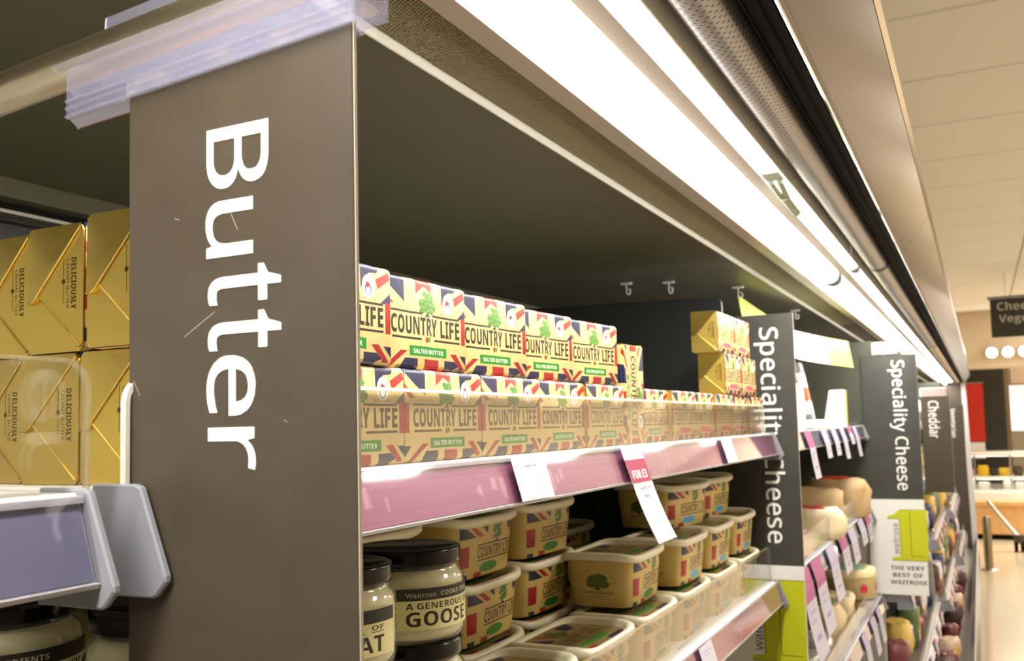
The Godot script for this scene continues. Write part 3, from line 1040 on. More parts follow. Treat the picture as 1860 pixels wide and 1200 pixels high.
func make_pack(pink: bool) -> Node3D:
	var L := 0.11
	var hh := 0.0652
	var dd := 0.042
	var t := thing("butter_pack", "", "butter pack", Vector3.ZERO)
	var key := "pack_pink" if pink else "pack_print"
	var m := mat(key, Color.WHITE, 0.42, 0.0)
	m.albedo_texture = pack_print(pink)
	m.rim_enabled = false
	# wrapper: rounded outline in (z, y), swept along x, the paper a little slack
	var outl := []
	var r := 0.0035
	var cs := [[dd / 2 - r, r, -PI / 2], [dd / 2 - r, hh - r, 0.0], [-dd / 2 + r, hh - r, PI / 2], [-dd / 2 + r, r, PI]]
	for c in cs:
		for k in 4:
			var a: float = c[2] + PI / 2 * k / 3
			outl.append(Vector2(c[0] + cos(a) * r, c[1] + sin(a) * r))
	var n := outl.size()
	var g := RandomNumberGenerator.new()
	g.seed = 21
	var nx := 9
	var b := B.new()
	var wob := []
	for i in nx + 1:
		var row := []
		for k in n: row.append(g.randf_range(-0.00035, 0.00035))
		wob.append(row)
	var at := func(i: int, k: int) -> Vector3:
		var x := L * (float(i) / nx - 0.5)
		var p: Vector2 = outl[k % n]
		var s := 1.0 + (0.012 * sin(PI * i / nx) if p.y > 0.001 and p.y < hh - 0.001 else 0.0)
		var w: float = wob[i][k % n]
		return Vector3(x, clampf(p.y + (w if p.y > 0.004 else 0.0), 0.0, hh), p.x * s + w)
	var vv := func(k: int) -> float:
		# v down the sheet: top face back edge 0 .. bottom face back edge 1
		var tab := [0.745, 0.738, 0.731, 0.724, 0.282, 0.276, 0.270, 0.262, 0.02, 0.012, 0.006, 0.0, 1.0, 0.995, 0.99, 0.98]
		return tab[k % n]
	for i in nx:
		for k in n:
			var u0 := float(i) / nx
			var v0: float = vv.call(k)
			var v1: float = vv.call(k + 1)
			if k == 11: v0 = 0.0; v1 = 0.005
			b.sm = 2
			var a: Vector3 = at.call(i, k)
			var e: Vector3 = at.call(i + 1, k)
			var f: Vector3 = at.call(i + 1, k + 1)
			var h: Vector3 = at.call(i, k + 1)
			b.quad(a, e, f, h, Rect2(u0, v1, 1.0 / nx, v0 - v1))
	obj("wrapper", b.done(), m, t)
	var em := mat("foil_print", Color.WHITE, 0.36, 1.0)
	if em.albedo_texture == null: em.albedo_texture = end_print()
	for s in [-1.0, 1.0]:
		# folded end: (s along the face, t up) seen from outside
		var basis := Basis(Vector3(0, 0, -s), Vector3(0, 1, 0), Vector3(s, 0, 0))
		var xf := Transform3D(basis, Vector3(s * (L / 2), hh / 2, 0))
		var w := dd / 2 - 0.0003
		var q := hh / 2 - 0.0004
		b = B.new(xf)
		b.prism(PackedVector2Array([Vector2(-w, -q + 0.003), Vector2(-w + 0.003, -q), Vector2(w - 0.003, -q), Vector2(w, -q + 0.003), Vector2(w, q - 0.003), Vector2(w - 0.003, q), Vector2(-w + 0.003, q), Vector2(-w, q - 0.003)]), -0.001, 0.0004)
		var e := obj("folded_end", b.done(), M.foil, t)
		b = B.new(xf)
		b.quad(Vector3(-0.0107, -0.0028, 0.0022), Vector3(w - 0.002, -q + 0.002, 0.0006), Vector3(w - 0.0004, -q + 0.004, 0.0006), Vector3(-0.0107, -0.0026, 0.0022))
		var tp := [Vector3(-0.0111, -0.0026, 0.0021), Vector3(w - 0.0016, -q + 0.0022, 0.0011), Vector3(w, -q + 0.006, 0.0010), Vector3(w, q - 0.004, 0.0010), Vector3(w - 0.001, q - 0.0015, 0.0012)]
		var uvo := func(p: Vector3) -> Vector2: return Vector2(p.x / (2 * w) + 0.5, 0.5 - p.y / (2 * q))
		for k in range(1, 4):
			b.tri(tp[0], tp[k], tp[k + 1], uvo.call(tp[0]), uvo.call(tp[k]), uvo.call(tp[k + 1]))
		for k in 5:
			var a: Vector3 = tp[k]
			var c: Vector3 = tp[(k + 1) % 5]
			b.quad(Vector3(a.x, a.y, 0.0003), Vector3(c.x, c.y, 0.0003), c, a, Rect2(0.02, 0.02, 0.01, 0.01))
		b.tube(tp[0], tp[1] + Vector3(0, 0, 0.0004), 0.00055, 6)
		obj("side_flap", b.done(), M.foil_print, e)
		b = B.new(xf)
		var up := [Vector3(-w, -0.006, 0.0012), Vector3(-0.0163, -0.0062, 0.0022), Vector3(-0.0121, -0.0036, 0.0027), Vector3(w - 0.0012, q - 0.0016, 0.0019), Vector3(w - 0.003, q, 0.0010), Vector3(-w + 0.002, q, 0.0006), Vector3(-w, q - 0.002, 0.0006)]
		var cc := Vector3(-0.006, 0.014, 0.0022)
		b.sm = 1
		for k in 7: b.tri(cc, up[k], up[(k + 1) % 7])
		b.sm = FLAT
		for k in 7:
			var a: Vector3 = up[k]
			var c: Vector3 = up[(k + 1) % 7]
			b.quad(Vector3(a.x, a.y, 0.0003), Vector3(c.x, c.y, 0.0003), c, a)
		b.tube(up[1], up[2], 0.0005, 6)
		b.tube(up[2], up[3], 0.0006, 6)
		b.tube(up[0], up[1], 0.0005, 6)
		obj("top_flap", b.done(), M.foil, e)
	return t


func butter() -> void:
	var y := -0.0235
	var hh := 0.0652
	var g := make_pack(false)
	var p := make_pack(true)
	var first := [true, true]
	var put := func(pink: bool, x: float, yy: float, d: float, turn: float, label: String, group: String, roll := 0.0) -> Node3D:
		var o: Node3D = p if pink else g
		var k := 1 if pink else 0
		if first[k]:
			first[k] = false
			o.position = V(x, yy, d); o.rotation = Vector3(0, turn, 0)
			o.set_meta("label", label); o.set_meta("group", group)
		else:
			o = dup(o, V(x, yy, d), turn, label, group)
		return o
	var q := PI / 2
	var cx := -0.3505 - 0.021
	# the first packs of each row, gold ends towards the empty end of the nearest shelf
	var gl := "gold ended butter packs at the near end of the shelf"
	for k in 2:
		var row: String = ["lower", "upper"][k]
		put.call(false, cx + 0.011 * k, y + (hh + 0.0003) * k, 0.372 - 0.006 * k, q, "gold foil pack end, %s layer, mostly hidden by the brown sign" % row, gl)
		put.call(false, cx - 0.0445 + 0.0015 * k, y + (hh + 0.0003) * k, 0.3725 + 0.002 * k, q + 0.02 * (1 - k), "gold foil pack end, %s layer, %s" % [row, ["seen through the clear rounded corner", "whole folded end in view"][k]], gl)
		put.call(false, cx - 0.0895, y + (hh + 0.0003) * k, 0.378 + 0.003 * k, q - 0.02, "gold foil pack end, %s layer, cut by the picture's edge" % row, gl)
	# front row along the fence, print outwards
	var fr := "butter packs in the front row behind the fence"
	var names := ["cut off by the brown sign", "first whole one past the brown sign", "second whole one past the brown sign", "third whole one past the brown sign", "beside the upright pack"]
	for k in 5:
		put.call(false, cx - 0.003 * float(k == 3), y, 0.4845 + 0.1106 * k, q + [0.0, 0.0, 0.004, -0.004, 0.0][k], "salted butter pack, lower row, " + names[k], fr)
	put.call(false, cx - 0.006, y, 1.1065, q, "salted butter pack, lower row, just past the upright pack", fr)
	# upper row
	var up := "butter packs stacked on the front row"
	put.call(false, cx + 0.002, y + hh + 0.0003, 0.4665, q, "salted butter pack, upper row, cut off by the brown sign", up)
	put.call(false, cx - 0.005, y + hh + 0.0003, 0.5785, q - 0.02, "salted butter pack, upper row, first whole one and nearest", up)
	put.call(false, cx - 0.008, y + hh + 0.0003, 0.6905, q - 0.06, "salted butter pack, upper row, second whole one", up)
	put.call(false, cx - 0.012, y + hh + 0.0003, 0.8025, q - 0.09, "salted butter pack, upper row, third whole one", up)
	put.call(false, cx - 0.008, y + hh + 0.0003, 0.918, q - 0.11, "salted butter pack, upper row, last one beside the upright pack", up)
	# the one on its end
	var o: Node3D = put.call(false, cx, y, 1.055, q, "salted butter pack standing upright on its end past the upper row", up)
	o.rotation = Vector3.ZERO
	o.basis = Basis(Vector3.UP, q - 0.03) * Basis(Vector3.BACK, -PI / 2)
	o.position = V(cx, y + 0.0562, 0.9835)
	# pink labelled packs
	var pk := "pink labelled butter packs in the front row"
	for k in 5:
		put.call(true, cx - 0.003 * (k % 2), y, 1.2175 + 0.1106 * k, q, "pink labelled butter pack, lower row, " + ["nearest of that kind", "second of that kind", "third of that kind", "under the tall stack", "last before the first grey sign"][k], pk)
	for k in 2:
		for j in 2:
			put.call(true, cx - 0.006 * k, y + (hh + 0.0003) * (1 + k), 1.505 + 0.1125 * j - 0.012 * k, q, "pink labelled butter pack, tall stack, " + [["middle layer with its gold end in view", "middle layer by the grey sign"], ["topmost with its gold end in view", "topmost by the grey sign"]][k][j], "pink labelled packs stacked by the grey sign")


# ------------------------------------------------------------------ tubs and jars
func tub_print(blue: bool) -> Texture2D:
	var base := rgb(208, 184, 112)
	var c := Canvas.new(1024, 160, base)
	var side := func(o: float) -> void:
		# o: start of a long side's left corner
		var S := func(a: Array) -> PackedVector2Array:
			var r := PackedVector2Array()
			for q in a: r.append(Vector2(o + q[0] * 0.29, q[1]))
			return r
		c.rect(o - 0.002, 0.40, o + 0.040, 0.80, rgb(160, 14, 28))
		c.poly(S.call([[0.0, 0.03], [0.06, 0.03], [0.26, 0.26], [0.0, 0.26]]), NAVY)
		c.poly(S.call([[0.12, 0.03], [0.2, 0.03], [0.4, 0.26], [0.30, 0.26]]), RED)
		c.poly(S.call([[0.32, 0.03], [0.46, 0.03], [0.46, 0.22]]), NAVY)
		c.poly(S.call([[0.56, 0.0], [0.72, 0.0], [0.72, 0.1], [0.56, 0.1]]), RED)
		c.poly(S.call([[0.82, 0.03], [0.98, 0.03], [0.9, 0.2], [0.84, 0.2]]), NAVY)
		c.poly(S.call([[0.98, 0.06], [1.02, 0.06], [0.9, 0.26], [0.86, 0.26]]), RED)
		c.tree(o + 0.29 * 0.63, 0.19, 0.026, 0.17, 8, rgb(72, 112, 52), rgb(104, 140, 74), BROWN)
		c.rect(o + 0.29 * 0.28, 0.40, o + 0.29 * 0.98, 0.425, BROWN)
		c.rect(o + 0.29 * 0.28, 0.70, o + 0.29 * 0.98, 0.725, BROWN)
		c.text("COUNTRY", Rect2(o + 0.29 * 0.28, 0.45, 0.29 * 0.46, 0.22), rgb(84, 60, 30), F_PACK)
		c.text("LIFE", Rect2(o + 0.29 * 0.77, 0.45, 0.29 * 0.21, 0.22), rgb(84, 60, 30), F_PACK)
		c.disc(o + 0.29 * 0.5, 0.87, 0.05, 0.10, rgb(74, 170, 220) if blue else rgb(58, 132, 42))
		c.rect(o + 0.0, 0.94, o + 0.03, 1.0, NAVY)
		c.rect(o + 0.29 * 0.22, 0.93, o + 0.29 * 0.36, 1.0, RED)
	side.call(0.115)
	side.call(0.615)
	for o in [0.0, 0.5, 1.0]:
		c.tree(o, 0.42, 0.042, 0.17, 5, rgb(80, 100, 46), rgb(96, 120, 60), BROWN)
		c.text("100% BRITISH", Rect2(o - 0.05, 0.66, 0.1, 0.07), rgb(110, 92, 50), F_BOLD)
		c.rect(o - 0.052, 0.84, o + 0.052, 0.85, rgb(150, 126, 76))
		c.rect(o - 0.04, 0.77, o + 0.04, 0.79, rgb(150, 126, 76))
		for k in 15:
			var a := PI * (0.06 + 0.88 * k / 14.0)
			c.disc(o - cos(a) * 0.055, 0.52 - sin(a) * 0.36, 0.0022, 0.012, rgb(150, 126, 76))
	return c.texture()


func lid_print() -> Texture2D:
	var c := Canvas.new(320, 240, rgb(150, 128, 76))
	c.poly([Vector2(0.02, 0.1), Vector2(0.2, 0.1), Vector2(0.34, 0.36), Vector2(0.2, 0.36)], NAVY)
	c.poly([Vector2(0.7, 0.05), Vector2(0.95, 0.08), Vector2(0.8, 0.3), Vector2(0.68, 0.26)], NAVY)
	c.poly([Vector2(0.28, 0.06), Vector2(0.36, 0.06), Vector2(0.5, 0.3), Vector2(0.42, 0.3)], RED)
	c.tree(0.5, 0.22, 0.14, 0.14, 6, rgb(66, 92, 38), rgb(90, 116, 60), BROWN)
	c.rect(0.12, 0.4, 0.88, 0.415, BROWN)
	c.text("COUNTRY LIFE", Rect2(0.13, 0.44, 0.74, 0.19), BROWN, F_BOLD)
	c.rect(0.12, 0.655, 0.88, 0.67, BROWN)
	c.disc(0.5, 0.79, 0.3, 0.075, rgb(64, 128, 44))
	c.rect(0.1, 0.9, 0.3, 1.0, RED)
	c.rect(0.6, 0.9, 0.9, 1.0, NAVY)
	return c.texture()


func super_ring(a: float, b: float, y: float, n := 48, e := 0.42, saddle := 0.0) -> PackedVector3Array:
	var r := PackedVector3Array()
	for i in n:
		var t := TAU * i / n + PI
		var c := cos(t)
		var s := sin(t)
		var p := Vector3(signf(c) * pow(absf(c), e) * a, y, -signf(s) * pow(absf(s), e) * b)
		p.y += saddle * (c * c - s * s)
		r.append(p)
	# even spacing by arc so that the print runs true
	var acc := [0.0]
	for i in n: acc.append(acc[i] + r[i].distance_to(r[(i + 1) % n]))
	var out := PackedVector3Array()
	var k := 0
	for i in n:
		var want: float = acc[n] * i / n
		while acc[k + 1] < want: k += 1
		out.append(r[k].lerp(r[(k + 1) % n], (want - acc[k]) / maxf(acc[k + 1] - acc[k], 1e-6)))
	return out


const TUB_H := 0.0662


func make_tub(blue: bool) -> Node3D:
	var t := thing("butter_tub", "", "butter tub", Vector3.ZERO)
	var a := 0.0755
	var w := 0.0485
	var e := 0.36
	var b := B.new()
	b.loft([super_ring(a * 0.85, w * 0.83, 0.0, 64, e), super_ring(a * 0.87, w * 0.85, 0.002, 64, e)], true, true, false, Rect2(0, 0.99, 1, 0.01))
	b.loft([super_ring(a * 0.87, w * 0.85, 0.002, 64, e), super_ring(a * 0.915, w * 0.905, 0.028, 64, e), super_ring(a * 0.95, w * 0.95, 0.056, 64, e)], true, false, true)
	var m := mat("tub_blue" if blue else "tub_green", Color.WHITE, 0.4)
	if m.albedo_texture == null: m.albedo_texture = tub_print(blue)
	obj("body", b.done(), m, t)
	b = B.new()
	var s := 0.0024
	var g := 0.0135
	b.loft([super_ring(a * 0.965, w * 0.965, 0.0405 + g, 64, e, s), super_ring(a * 1.0, w * 1.0, 0.0412 + g, 64, e, s), super_ring(a * 1.03, w * 1.04, 0.0432 + g, 64, e, s), super_ring(a * 1.035, w * 1.045, 0.0468 + g, 64, e, s), super_ring(a * 1.02, w * 1.03, 0.0496 + g, 64, e, s), super_ring(a * 0.985, w * 0.985, 0.0504 + g, 64, e, s), super_ring(a * 0.93, w * 0.92, 0.0502 + g, 64, e, s), super_ring(a * 0.90, w * 0.885, 0.0484 + g, 64, e, s * 0.4), super_ring(a * 0.87, w * 0.85, 0.0452 + g, 64, e)], true, true, true)
	var lid := obj("lid", b.done(), M.lid_cream, t)
	b = B.new()
	var ring := super_ring(a * 0.86, w * 0.84, 0.0456 + g, 48, e)
	b.fan(ring, true)
	b.loft([super_ring(a * 0.86, w * 0.84, 0.0450 + g, 48, e), ring], true, true, false, Rect2(0, 0, 0.01, 0.01))
	var lm := mat("lid_label", Color.WHITE, 0.45)
	if lm.albedo_texture == null: lm.albedo_texture = lid_print()
	obj("lid_label", b.done(), lm, lid)
	return t


func jar_label_print() -> Texture2D:
	var c := Canvas.new(512, 250, rgb(226, 222, 166))
	c.rect(0, 0, 1, 0.29, rgb(44, 42, 34))
	c.text("Waitrose", Rect2(0.07, 0.1, 0.17, 0.12), rgb(200, 196, 176), F_REG)
	c.text("COOKS' INGREDIENTS", Rect2(0.27, 0.1, 0.44, 0.11), rgb(200, 196, 176), F_BOLD)
	c.text("A GENEROUS SPOONFUL", Rect2(0.07, 0.35, 0.72, 0.15), rgb(60, 50, 26), F_BOLD)
	c.text("OF", Rect2(0.83, 0.34, 0.08, 0.1), rgb(60, 50, 26), F_BOLD)
	c.rect(0.83, 0.47, 0.91, 0.485, rgb(60, 50, 26))
	c.text("GOOSE", Rect2(0.07, 0.56, 0.42, 0.35), rgb(48, 38, 18), F_BOLD)
	c.text("FAT", Rect2(0.69, 0.56, 0.22, 0.35), rgb(48, 38, 18), F_BOLD)
	return c.texture()


func make_jar() -> Node3D:
	var t := thing("goose_fat_jar", "", "jar", Vector3.ZERO)
	var b := B.new()
	b.lathe(PackedVector2Array([Vector2(0.030, 0.0015), Vector2(0.037, 0.003), Vector2(0.0405, 0.0075), Vector2(0.041, 0.02), Vector2(0.0412, 0.04), Vector2(0.0400, 0.0455), Vector2(0.0365, 0.0495), Vector2(0.0350, 0.0515)]), 40)
	obj("contents", b.done(), M.fat, t)
	b = B.new()
	b.lathe(PackedVector2Array([Vector2(0.028, 0.0), Vector2(0.037, 0.0004), Vector2(0.0415, 0.0035), Vector2(0.0427, 0.009), Vector2(0.0424, 0.013), Vector2(0.0427, 0.04), Vector2(0.0418, 0.0462), Vector2(0.0385, 0.0503), Vector2(0.0372, 0.0535), Vector2(0.0372, 0.056)]), 48, Vector3(), true, false)
	obj("glass_body", b.done(), M.jar_glass, t)
	b = B.new()
	b.lathe(PackedVector2Array([Vector2(0.0385, 0.0545), Vector2(0.0398, 0.0548), Vector2(0.0403, 0.056), Vector2(0.0400, 0.0585), Vector2(0.0403, 0.0645), Vector2(0.0396, 0.0662), Vector2(0.0380, 0.0667), Vector2(0.0345, 0.0666), Vector2(0.0335, 0.0660), Vector2(0.0, 0.0660)]), 48)
	obj("lid", b.done(), M.black_plastic, t)
	# paper label round 150 degrees, its middle facing local -z... x: turned by the jar's own turn
	b = B.new()
	var n := 24
	for i in n:
		var a0 := -1.55 + 3.1 * i / n
		var a1 := -1.55 + 3.1 * (i + 1) / n
		var f := func(an: float, y: float) -> Vector3: return Vector3(cos(an) * 0.04295, y, -sin(an) * 0.04295)
		b.sm = 2
		b.quad(f.call(a0, 0.0115), f.call(a1, 0.0115), f.call(a1, 0.0405), f.call(a0, 0.0405), Rect2(float(i) / n, 0, 1.0 / n, 1))
	var m := mat("jar_label", Color.WHITE, 0.55)
	m.albedo_texture = jar_label_print()
	obj("label", b.done(), m, t)
	return t


func tubs_and_jars() -> void:
	var y := -0.287
	var jar := make_jar()
	var first := true
	var gj := "jars of goose fat in the lower shelf stacks"
	# stacks of three along the front, then dark ones nearer the camera
	var stacks := [[-0.392, 0.605, 0.3, "nearest whole stack beside the tubs"], [-0.390, 0.510, -1.33, "stack cut off by the brown sign"], [-0.390, 0.372, 2.6, "dim stack below the sign's edge"], [-0.500, 0.353, -0.7, "dim stack nearest the empty shelf end"], [-0.492, 0.442, 2.3, "dim stack set deepest"], [-0.492, 0.60, 0.0, "stack behind the nearest jars"]]
	for s in stacks:
		for k in 3:
			var at := V(s[0], y + 0.06675 * k, s[1])
			var turn: float = s[2] + (0.15 if k == 0 else 0.0)
			var label: String = "black lidded goose fat jar, " + ["bottom", "middle", "top"][k] + " of the " + s[3]
			if first:
				first = false
				jar.position = at; jar.rotation.y = turn
				jar.set_meta("label", label); jar.set_meta("group", gj)
			else:
				dup(jar, at, turn, label, gj)
	var green := make_tub(false)
	var blue := make_tub(true)
	var one := [true, true]
	var put := func(is_blue: bool, x: float, layer: float, d: float, turn: float, label: String, group: String) -> void:
		var o: Node3D = blue if is_blue else green
		var at := V(x, y + TUB_H * layer, d)
		if one[int(is_blue)]:
			one[int(is_blue)] = false
			o.position = at; o.rotation.y = PI / 2 + turn
			o.set_meta("label", label); o.set_meta("group", group)
		else:
			dup(o, at, PI / 2 + turn, label, group)
	var q := "green marked butter tubs"
	var lay := ["bottom", "middle", "top"]
	for k in 3:
		put.call(false, -0.510 - 0.003 * k, k, 0.884 + (0.004 if k == 1 else 0.0), 0.03 * (k % 2), "green marked butter tub, column beside the jars, " + lay[k], q)
		put.call(false, -0.520, k, 1.050 + 0.003 * k, -0.02 * k, "green marked butter tub, second column from the jars, " + lay[k], q)
		put.call(false, -0.535, k, 0.716, 0.0, "green marked butter tub, back column behind the jars, " + lay[k], q)
		if k < 2: put.call(false, -0.66, k, 1.20, 0.02, "green marked butter tub in the shade behind the long ticket, " + lay[k], q)
		if k < 2: put.call(false, -0.62, k, 1.38, 0.0, "green marked butter tub in the shade behind the blue ones, " + lay[k], q)
	var names := ["lowest in the frame beside the jars", "its printed lid in view", "under the tub with the tree emblem", "fourth along", "fifth along", "last by the grey sign"]
	for k in 6:
		put.call(k > 2, -0.4055, 0, 0.787 + 0.1655 * k, 0.0, "butter tub on the bottom layer behind the fence, " + names[k], "butter tubs along the fence")
	put.call(false, -0.428, 1, 1.146, 0.03, "butter tub with a tree emblem on its end, foremost on the second layer", q)
	for k in 3:
		put.call(true, -0.414, 1, 1.309 + 0.163 * k, 0.0, "blue marked butter tub, second layer, " + ["beside the tree emblem tub", "middle one", "by the grey sign"][k], "blue marked butter tubs")
	for k in 2:
		put.call(true, -0.444, 2, 1.405 + 0.178 * k, [-0.22, -0.1][k], "blue marked butter tub, top layer under the shelf, " + ["nearer the long ticket", "nearer the grey sign"][k], "blue marked butter tubs")


# ------------------------------------------------------------------ signs farther along and dividers
func one_emblem(t: Node3D, x: float, y: float, d: float, s: float) -> void:
	# white card with the lime figure one, the store's name up its stem and three lines of small print; x, y: upper left of the figure
	var b := wb(t)
	var P := func(a: Array) -> PackedVector2Array:
		var o := PackedVector2Array()
		for q in a: o.append(Vector2(x + q[0] * s, y + H - q[1] * s))
		return o
	b.prism(P.call([[0.0, 0.17], [0.16, 0.13], [0.30, 0.0], [0.98, 0.0], [0.98, 1.35], [0.08, 1.35], [0.08, 1.27], [0.30, 1.24], [0.30, 0.24], [0.0, 0.24]]), -d + 0.0004, -d + 0.0008)
	obj("figure_one", b.done(), M.lime, t)
	b = wb(t)
	for q in [[0.555, 0.03, 0.57, 1.24], [0.57, 1.225, 0.9, 1.24], [0.285, 0.24, 0.30, 1.24], [0.0, 0.235, 0.29, 0.25], [0.08, 1.34, 0.98, 1.355], [0.3, -0.008, 0.98, 0.004]]:
		b.box(V(x + q[0] * s, y - q[1] * s, d - 0.0009), V(x + q[2] * s, y - q[3] * s, d - 0.0004))
	obj("figure_outline", b.done(), M.lime_dark, t)


func sign_board(words: String, d: float, x0: float, x1: float, y1: float, yb: float, y0: float, m: Material, text: String, box: Array, emblem: Array) -> void:
	var t := thing("category_sign", words, "sign", V((x0 + x1) / 2, y0, d))
	var b := wb(t)
	b.box(V(x0, yb, d - 0.0004), V(x1, y1, d + 0.0016), 0.0003)
	obj("board", b.done(), m, t)
	b = wb(t)
	b.box(V(x1, y0, d - 0.0003), V(x1 + 0.0006, y1, d + 0.0015))
	obj("cut_edge", b.done(), M.board_core, t)
	if y0 < yb:
		b = wb(t)
		b.box(V(x0, y0, d - 0.0004), V(x1, yb, d + 0.0016), 0.0003)
		obj("white_card", b.done(), M.white_plain, t)
	letters(t, "lettering", text, F_SIGN, M.letter_white, V(box[0], box[3], d - 0.0004), Vector3(0, box[2] - box[3], 0), Vector3(box[1] - box[0], 0, 0), 0.0004)
	if emblem.size():
		one_emblem(t, emblem[0], emblem[1], d, emblem[2])
		var ink := mat("ink", rgb(70, 70, 66), 0.7)
		var ex: float = emblem[0]
		var ey: float = emblem[1]
		var s: float = emblem[2]
		letters(t, "name_lettering", "waitrose", F_REG, ink, V(ex + 0.26 * s, ey - 1.18 * s, d - 0.0004), Vector3(0, 0.82 * s, 0), Vector3(-0.15 * s, 0, 0), 0.0003)
		for k in 3:
			letters(t, "small_lettering", ["THE VERY", "BEST OF", "WAITROSE"][k], F_BOLD, ink, V(ex + [0.02, 0.07, 0.0][k] * s, ey - (1.60 + 0.19 * k) * s, d - 0.0004), Vector3([0.84, 0.74, 0.9][k] * s, 0, 0), Vector3(0, 0.11 * s, 0), 0.0003)


func signs_beyond() -> void:
	sign_board("grey sign reading Speciality Cheese beside the butter packs", 1.744, -0.445, -0.2945, 0.194, -0.2605, -0.62, M.sign_board_grey, "Speciality Cheese", [-0.367, -0.320, -0.221, 0.170], [-0.4005, -0.2865, 0.105 / 0.98 * 1.0])
	sign_board("second grey sign reading Speciality Cheese with a lime figure one", 3.2, -0.335, -0.170, 0.199, -0.257, -0.552, M.sign_board_grey, "Speciality Cheese", [-0.257, -0.203, -0.228, 0.180], [-0.279, -0.289, 0.1165])
	sign_board("small brown sign reading Cheddar farther along the chillers", 4.65, -0.238, -0.118, 0.09, -0.34, -0.34, M.sign_board, "Cheddar", [-0.209, -0.163, -0.097, 0.07], [])
	sign_board("brown sign reading Vegetarian, farthest along the chillers", 6.1, -0.186, -0.085, 0.066, -0.273, -0.273, M.sign_board, "Vegetarian", [-0.165, -0.128, -0.125, 0.045], [])
	# dividers between the bays
	var t := thing("divider_panel", "dark divider panel with a rounded corner behind the butter packs", "divider", V(-0.7, -1.1, 1.75))
	var b := wb(t)
	var poly := PackedVector2Array([Vector2(-1.035, -1.1 + H), Vector2(-0.424, -1.1 + H)])
	for k in 7:
		var a := PI / 2 * k / 6
		poly.append(Vector2(-0.436 + cos(a) * 0.012, 0.222 + H + sin(a) * 0.012))
	poly.append(Vector2(-1.035, 0.247 + H))
	b.prism(poly, -1.756, -1.748, 0.001)
	obj("panel", b.done(), mat("divider_dark", rgb(24, 27, 29), 0.45), t)
	var dims := [[3.206, -0.358, 0.246, "dark green grey divider panel behind the second grey sign"], [4.656, -0.25, 0.2, "divider panel behind the small brown sign"], [6.106, -0.2, 0.2, "divider panel behind the farthest brown sign"]]
	for q in dims:
		t = thing("divider_panel", q[3], "divider", V(-0.7, -1.1, q[0]))
		b = wb(t)
		b.box(V(-1.035, -0.255, q[0]), V(-0.30 if q[0] < 4 else q[1], q[2], q[0] + 0.008), 0.001)
		obj("upper_panel", b.done(), mat("divider_green", rgb(74, 77, 66), 0.5), t)
		b = wb(t)
		b.prism(PackedVector2Array([Vector2(-1.035, -1.1 + H), Vector2((-0.305 if q[0] < 4 else -0.21), -1.1 + H), Vector2((-0.30 if q[0] < 4 else -0.23), -0.60 + H), Vector2((-0.345 if q[0] < 4 else -0.27), -0.2555 + H), Vector2(-1.035, -0.2555 + H)]), -q[0] - 0.008, -q[0], 0.001)
		obj("lower_panel", b.done(), mat("divider_light", rgb(206, 206, 200), 0.5), t)
	# clear holder above the second grey sign and above the brown one
	for q in [[3.198, -0.298, -0.222, 0.2005, 0.24, "clear plastic sign holder above the second grey sign"], [4.648, -0.24, -0.13, 0.0905, 0.13, "clear plastic sign holder above the small brown sign"]]:
		t = thing("sign_holder", q[5], "sign holder", V((q[1] + q[2]) / 2, q[3], q[0]))
		b = wb(t)
		b.box(V(q[1], q[3], q[0] - 0.002), V(q[2], q[4], q[0] + 0.002), 0.0008)
		obj("plate", b.done(), mat("holder_milk", rgb(176, 158, 154), 0.35), t)
		b = wb(t)
		b.box(V(q[1], q[3], q[0] - 0.004), V(q[1] + 0.004, q[4], q[0] - 0.002))
		b.box(V(q[1], q[4] - 0.004, q[0] - 0.004), V(q[2], q[4], q[0] - 0.002))
		obj("rim", b.done(), M.white_plain, t)
	# slotted hooks under the roof
	for q in [[-0.657, 1.88, "white plastic hook under the roof, nearer the butter packs"], [-0.575, 1.915, "white plastic hook under the roof, beyond the first hook"], [-0.466, 2.08, "white plastic hook holding the banner's near end"], [-0.435, 2.62, "white plastic hook holding the banner's middle"]]:
		t = thing("ceiling_hook", q[2], "hook", V(q[0], 0.275, q[1]))
		b = wb(t)
		b.box(V(q[0] - 0.012, 0.2945, q[1] - 0.006), V(q[0] + 0.012, 0.2985, q[1] + 0.006), 0.001)
		obj("plate", b.done(), M.white_plain, t)
		b = wb(t)
		var last := V(q[0], 0.2945, q[1])
		for k in 11:
			var a := PI * 1.35 * k / 9.0
			var p := V(q[0] + 0.0045 - cos(a) * 0.0045, 0.279 - sin(a) * 0.006, q[1])
			b.tube(last, p, 0.0017, 8)
			last = p
		obj("hook", b.done(), M.white_plain, t)
	# the curved lime and white banner hung along the next bay
	t = thing("shelf_banner", "curved white and lime banner hanging along the cheese bay", "banner", V(-0.41, 0.15, 2.5))
	var n := 28
	var top := func(s: float) -> Vector3:
		return V(lerpf(-0.466, -0.336, s) - 0.02 * sin(PI * s), lerpf(lerpf(0.279, 0.236, minf(s * 2.0, 1.0)), 0.226, maxf(0.0, s * 2.0 - 1.0)) - 0.004 * sin(PI * s), 2.075 + 0.83 * s)
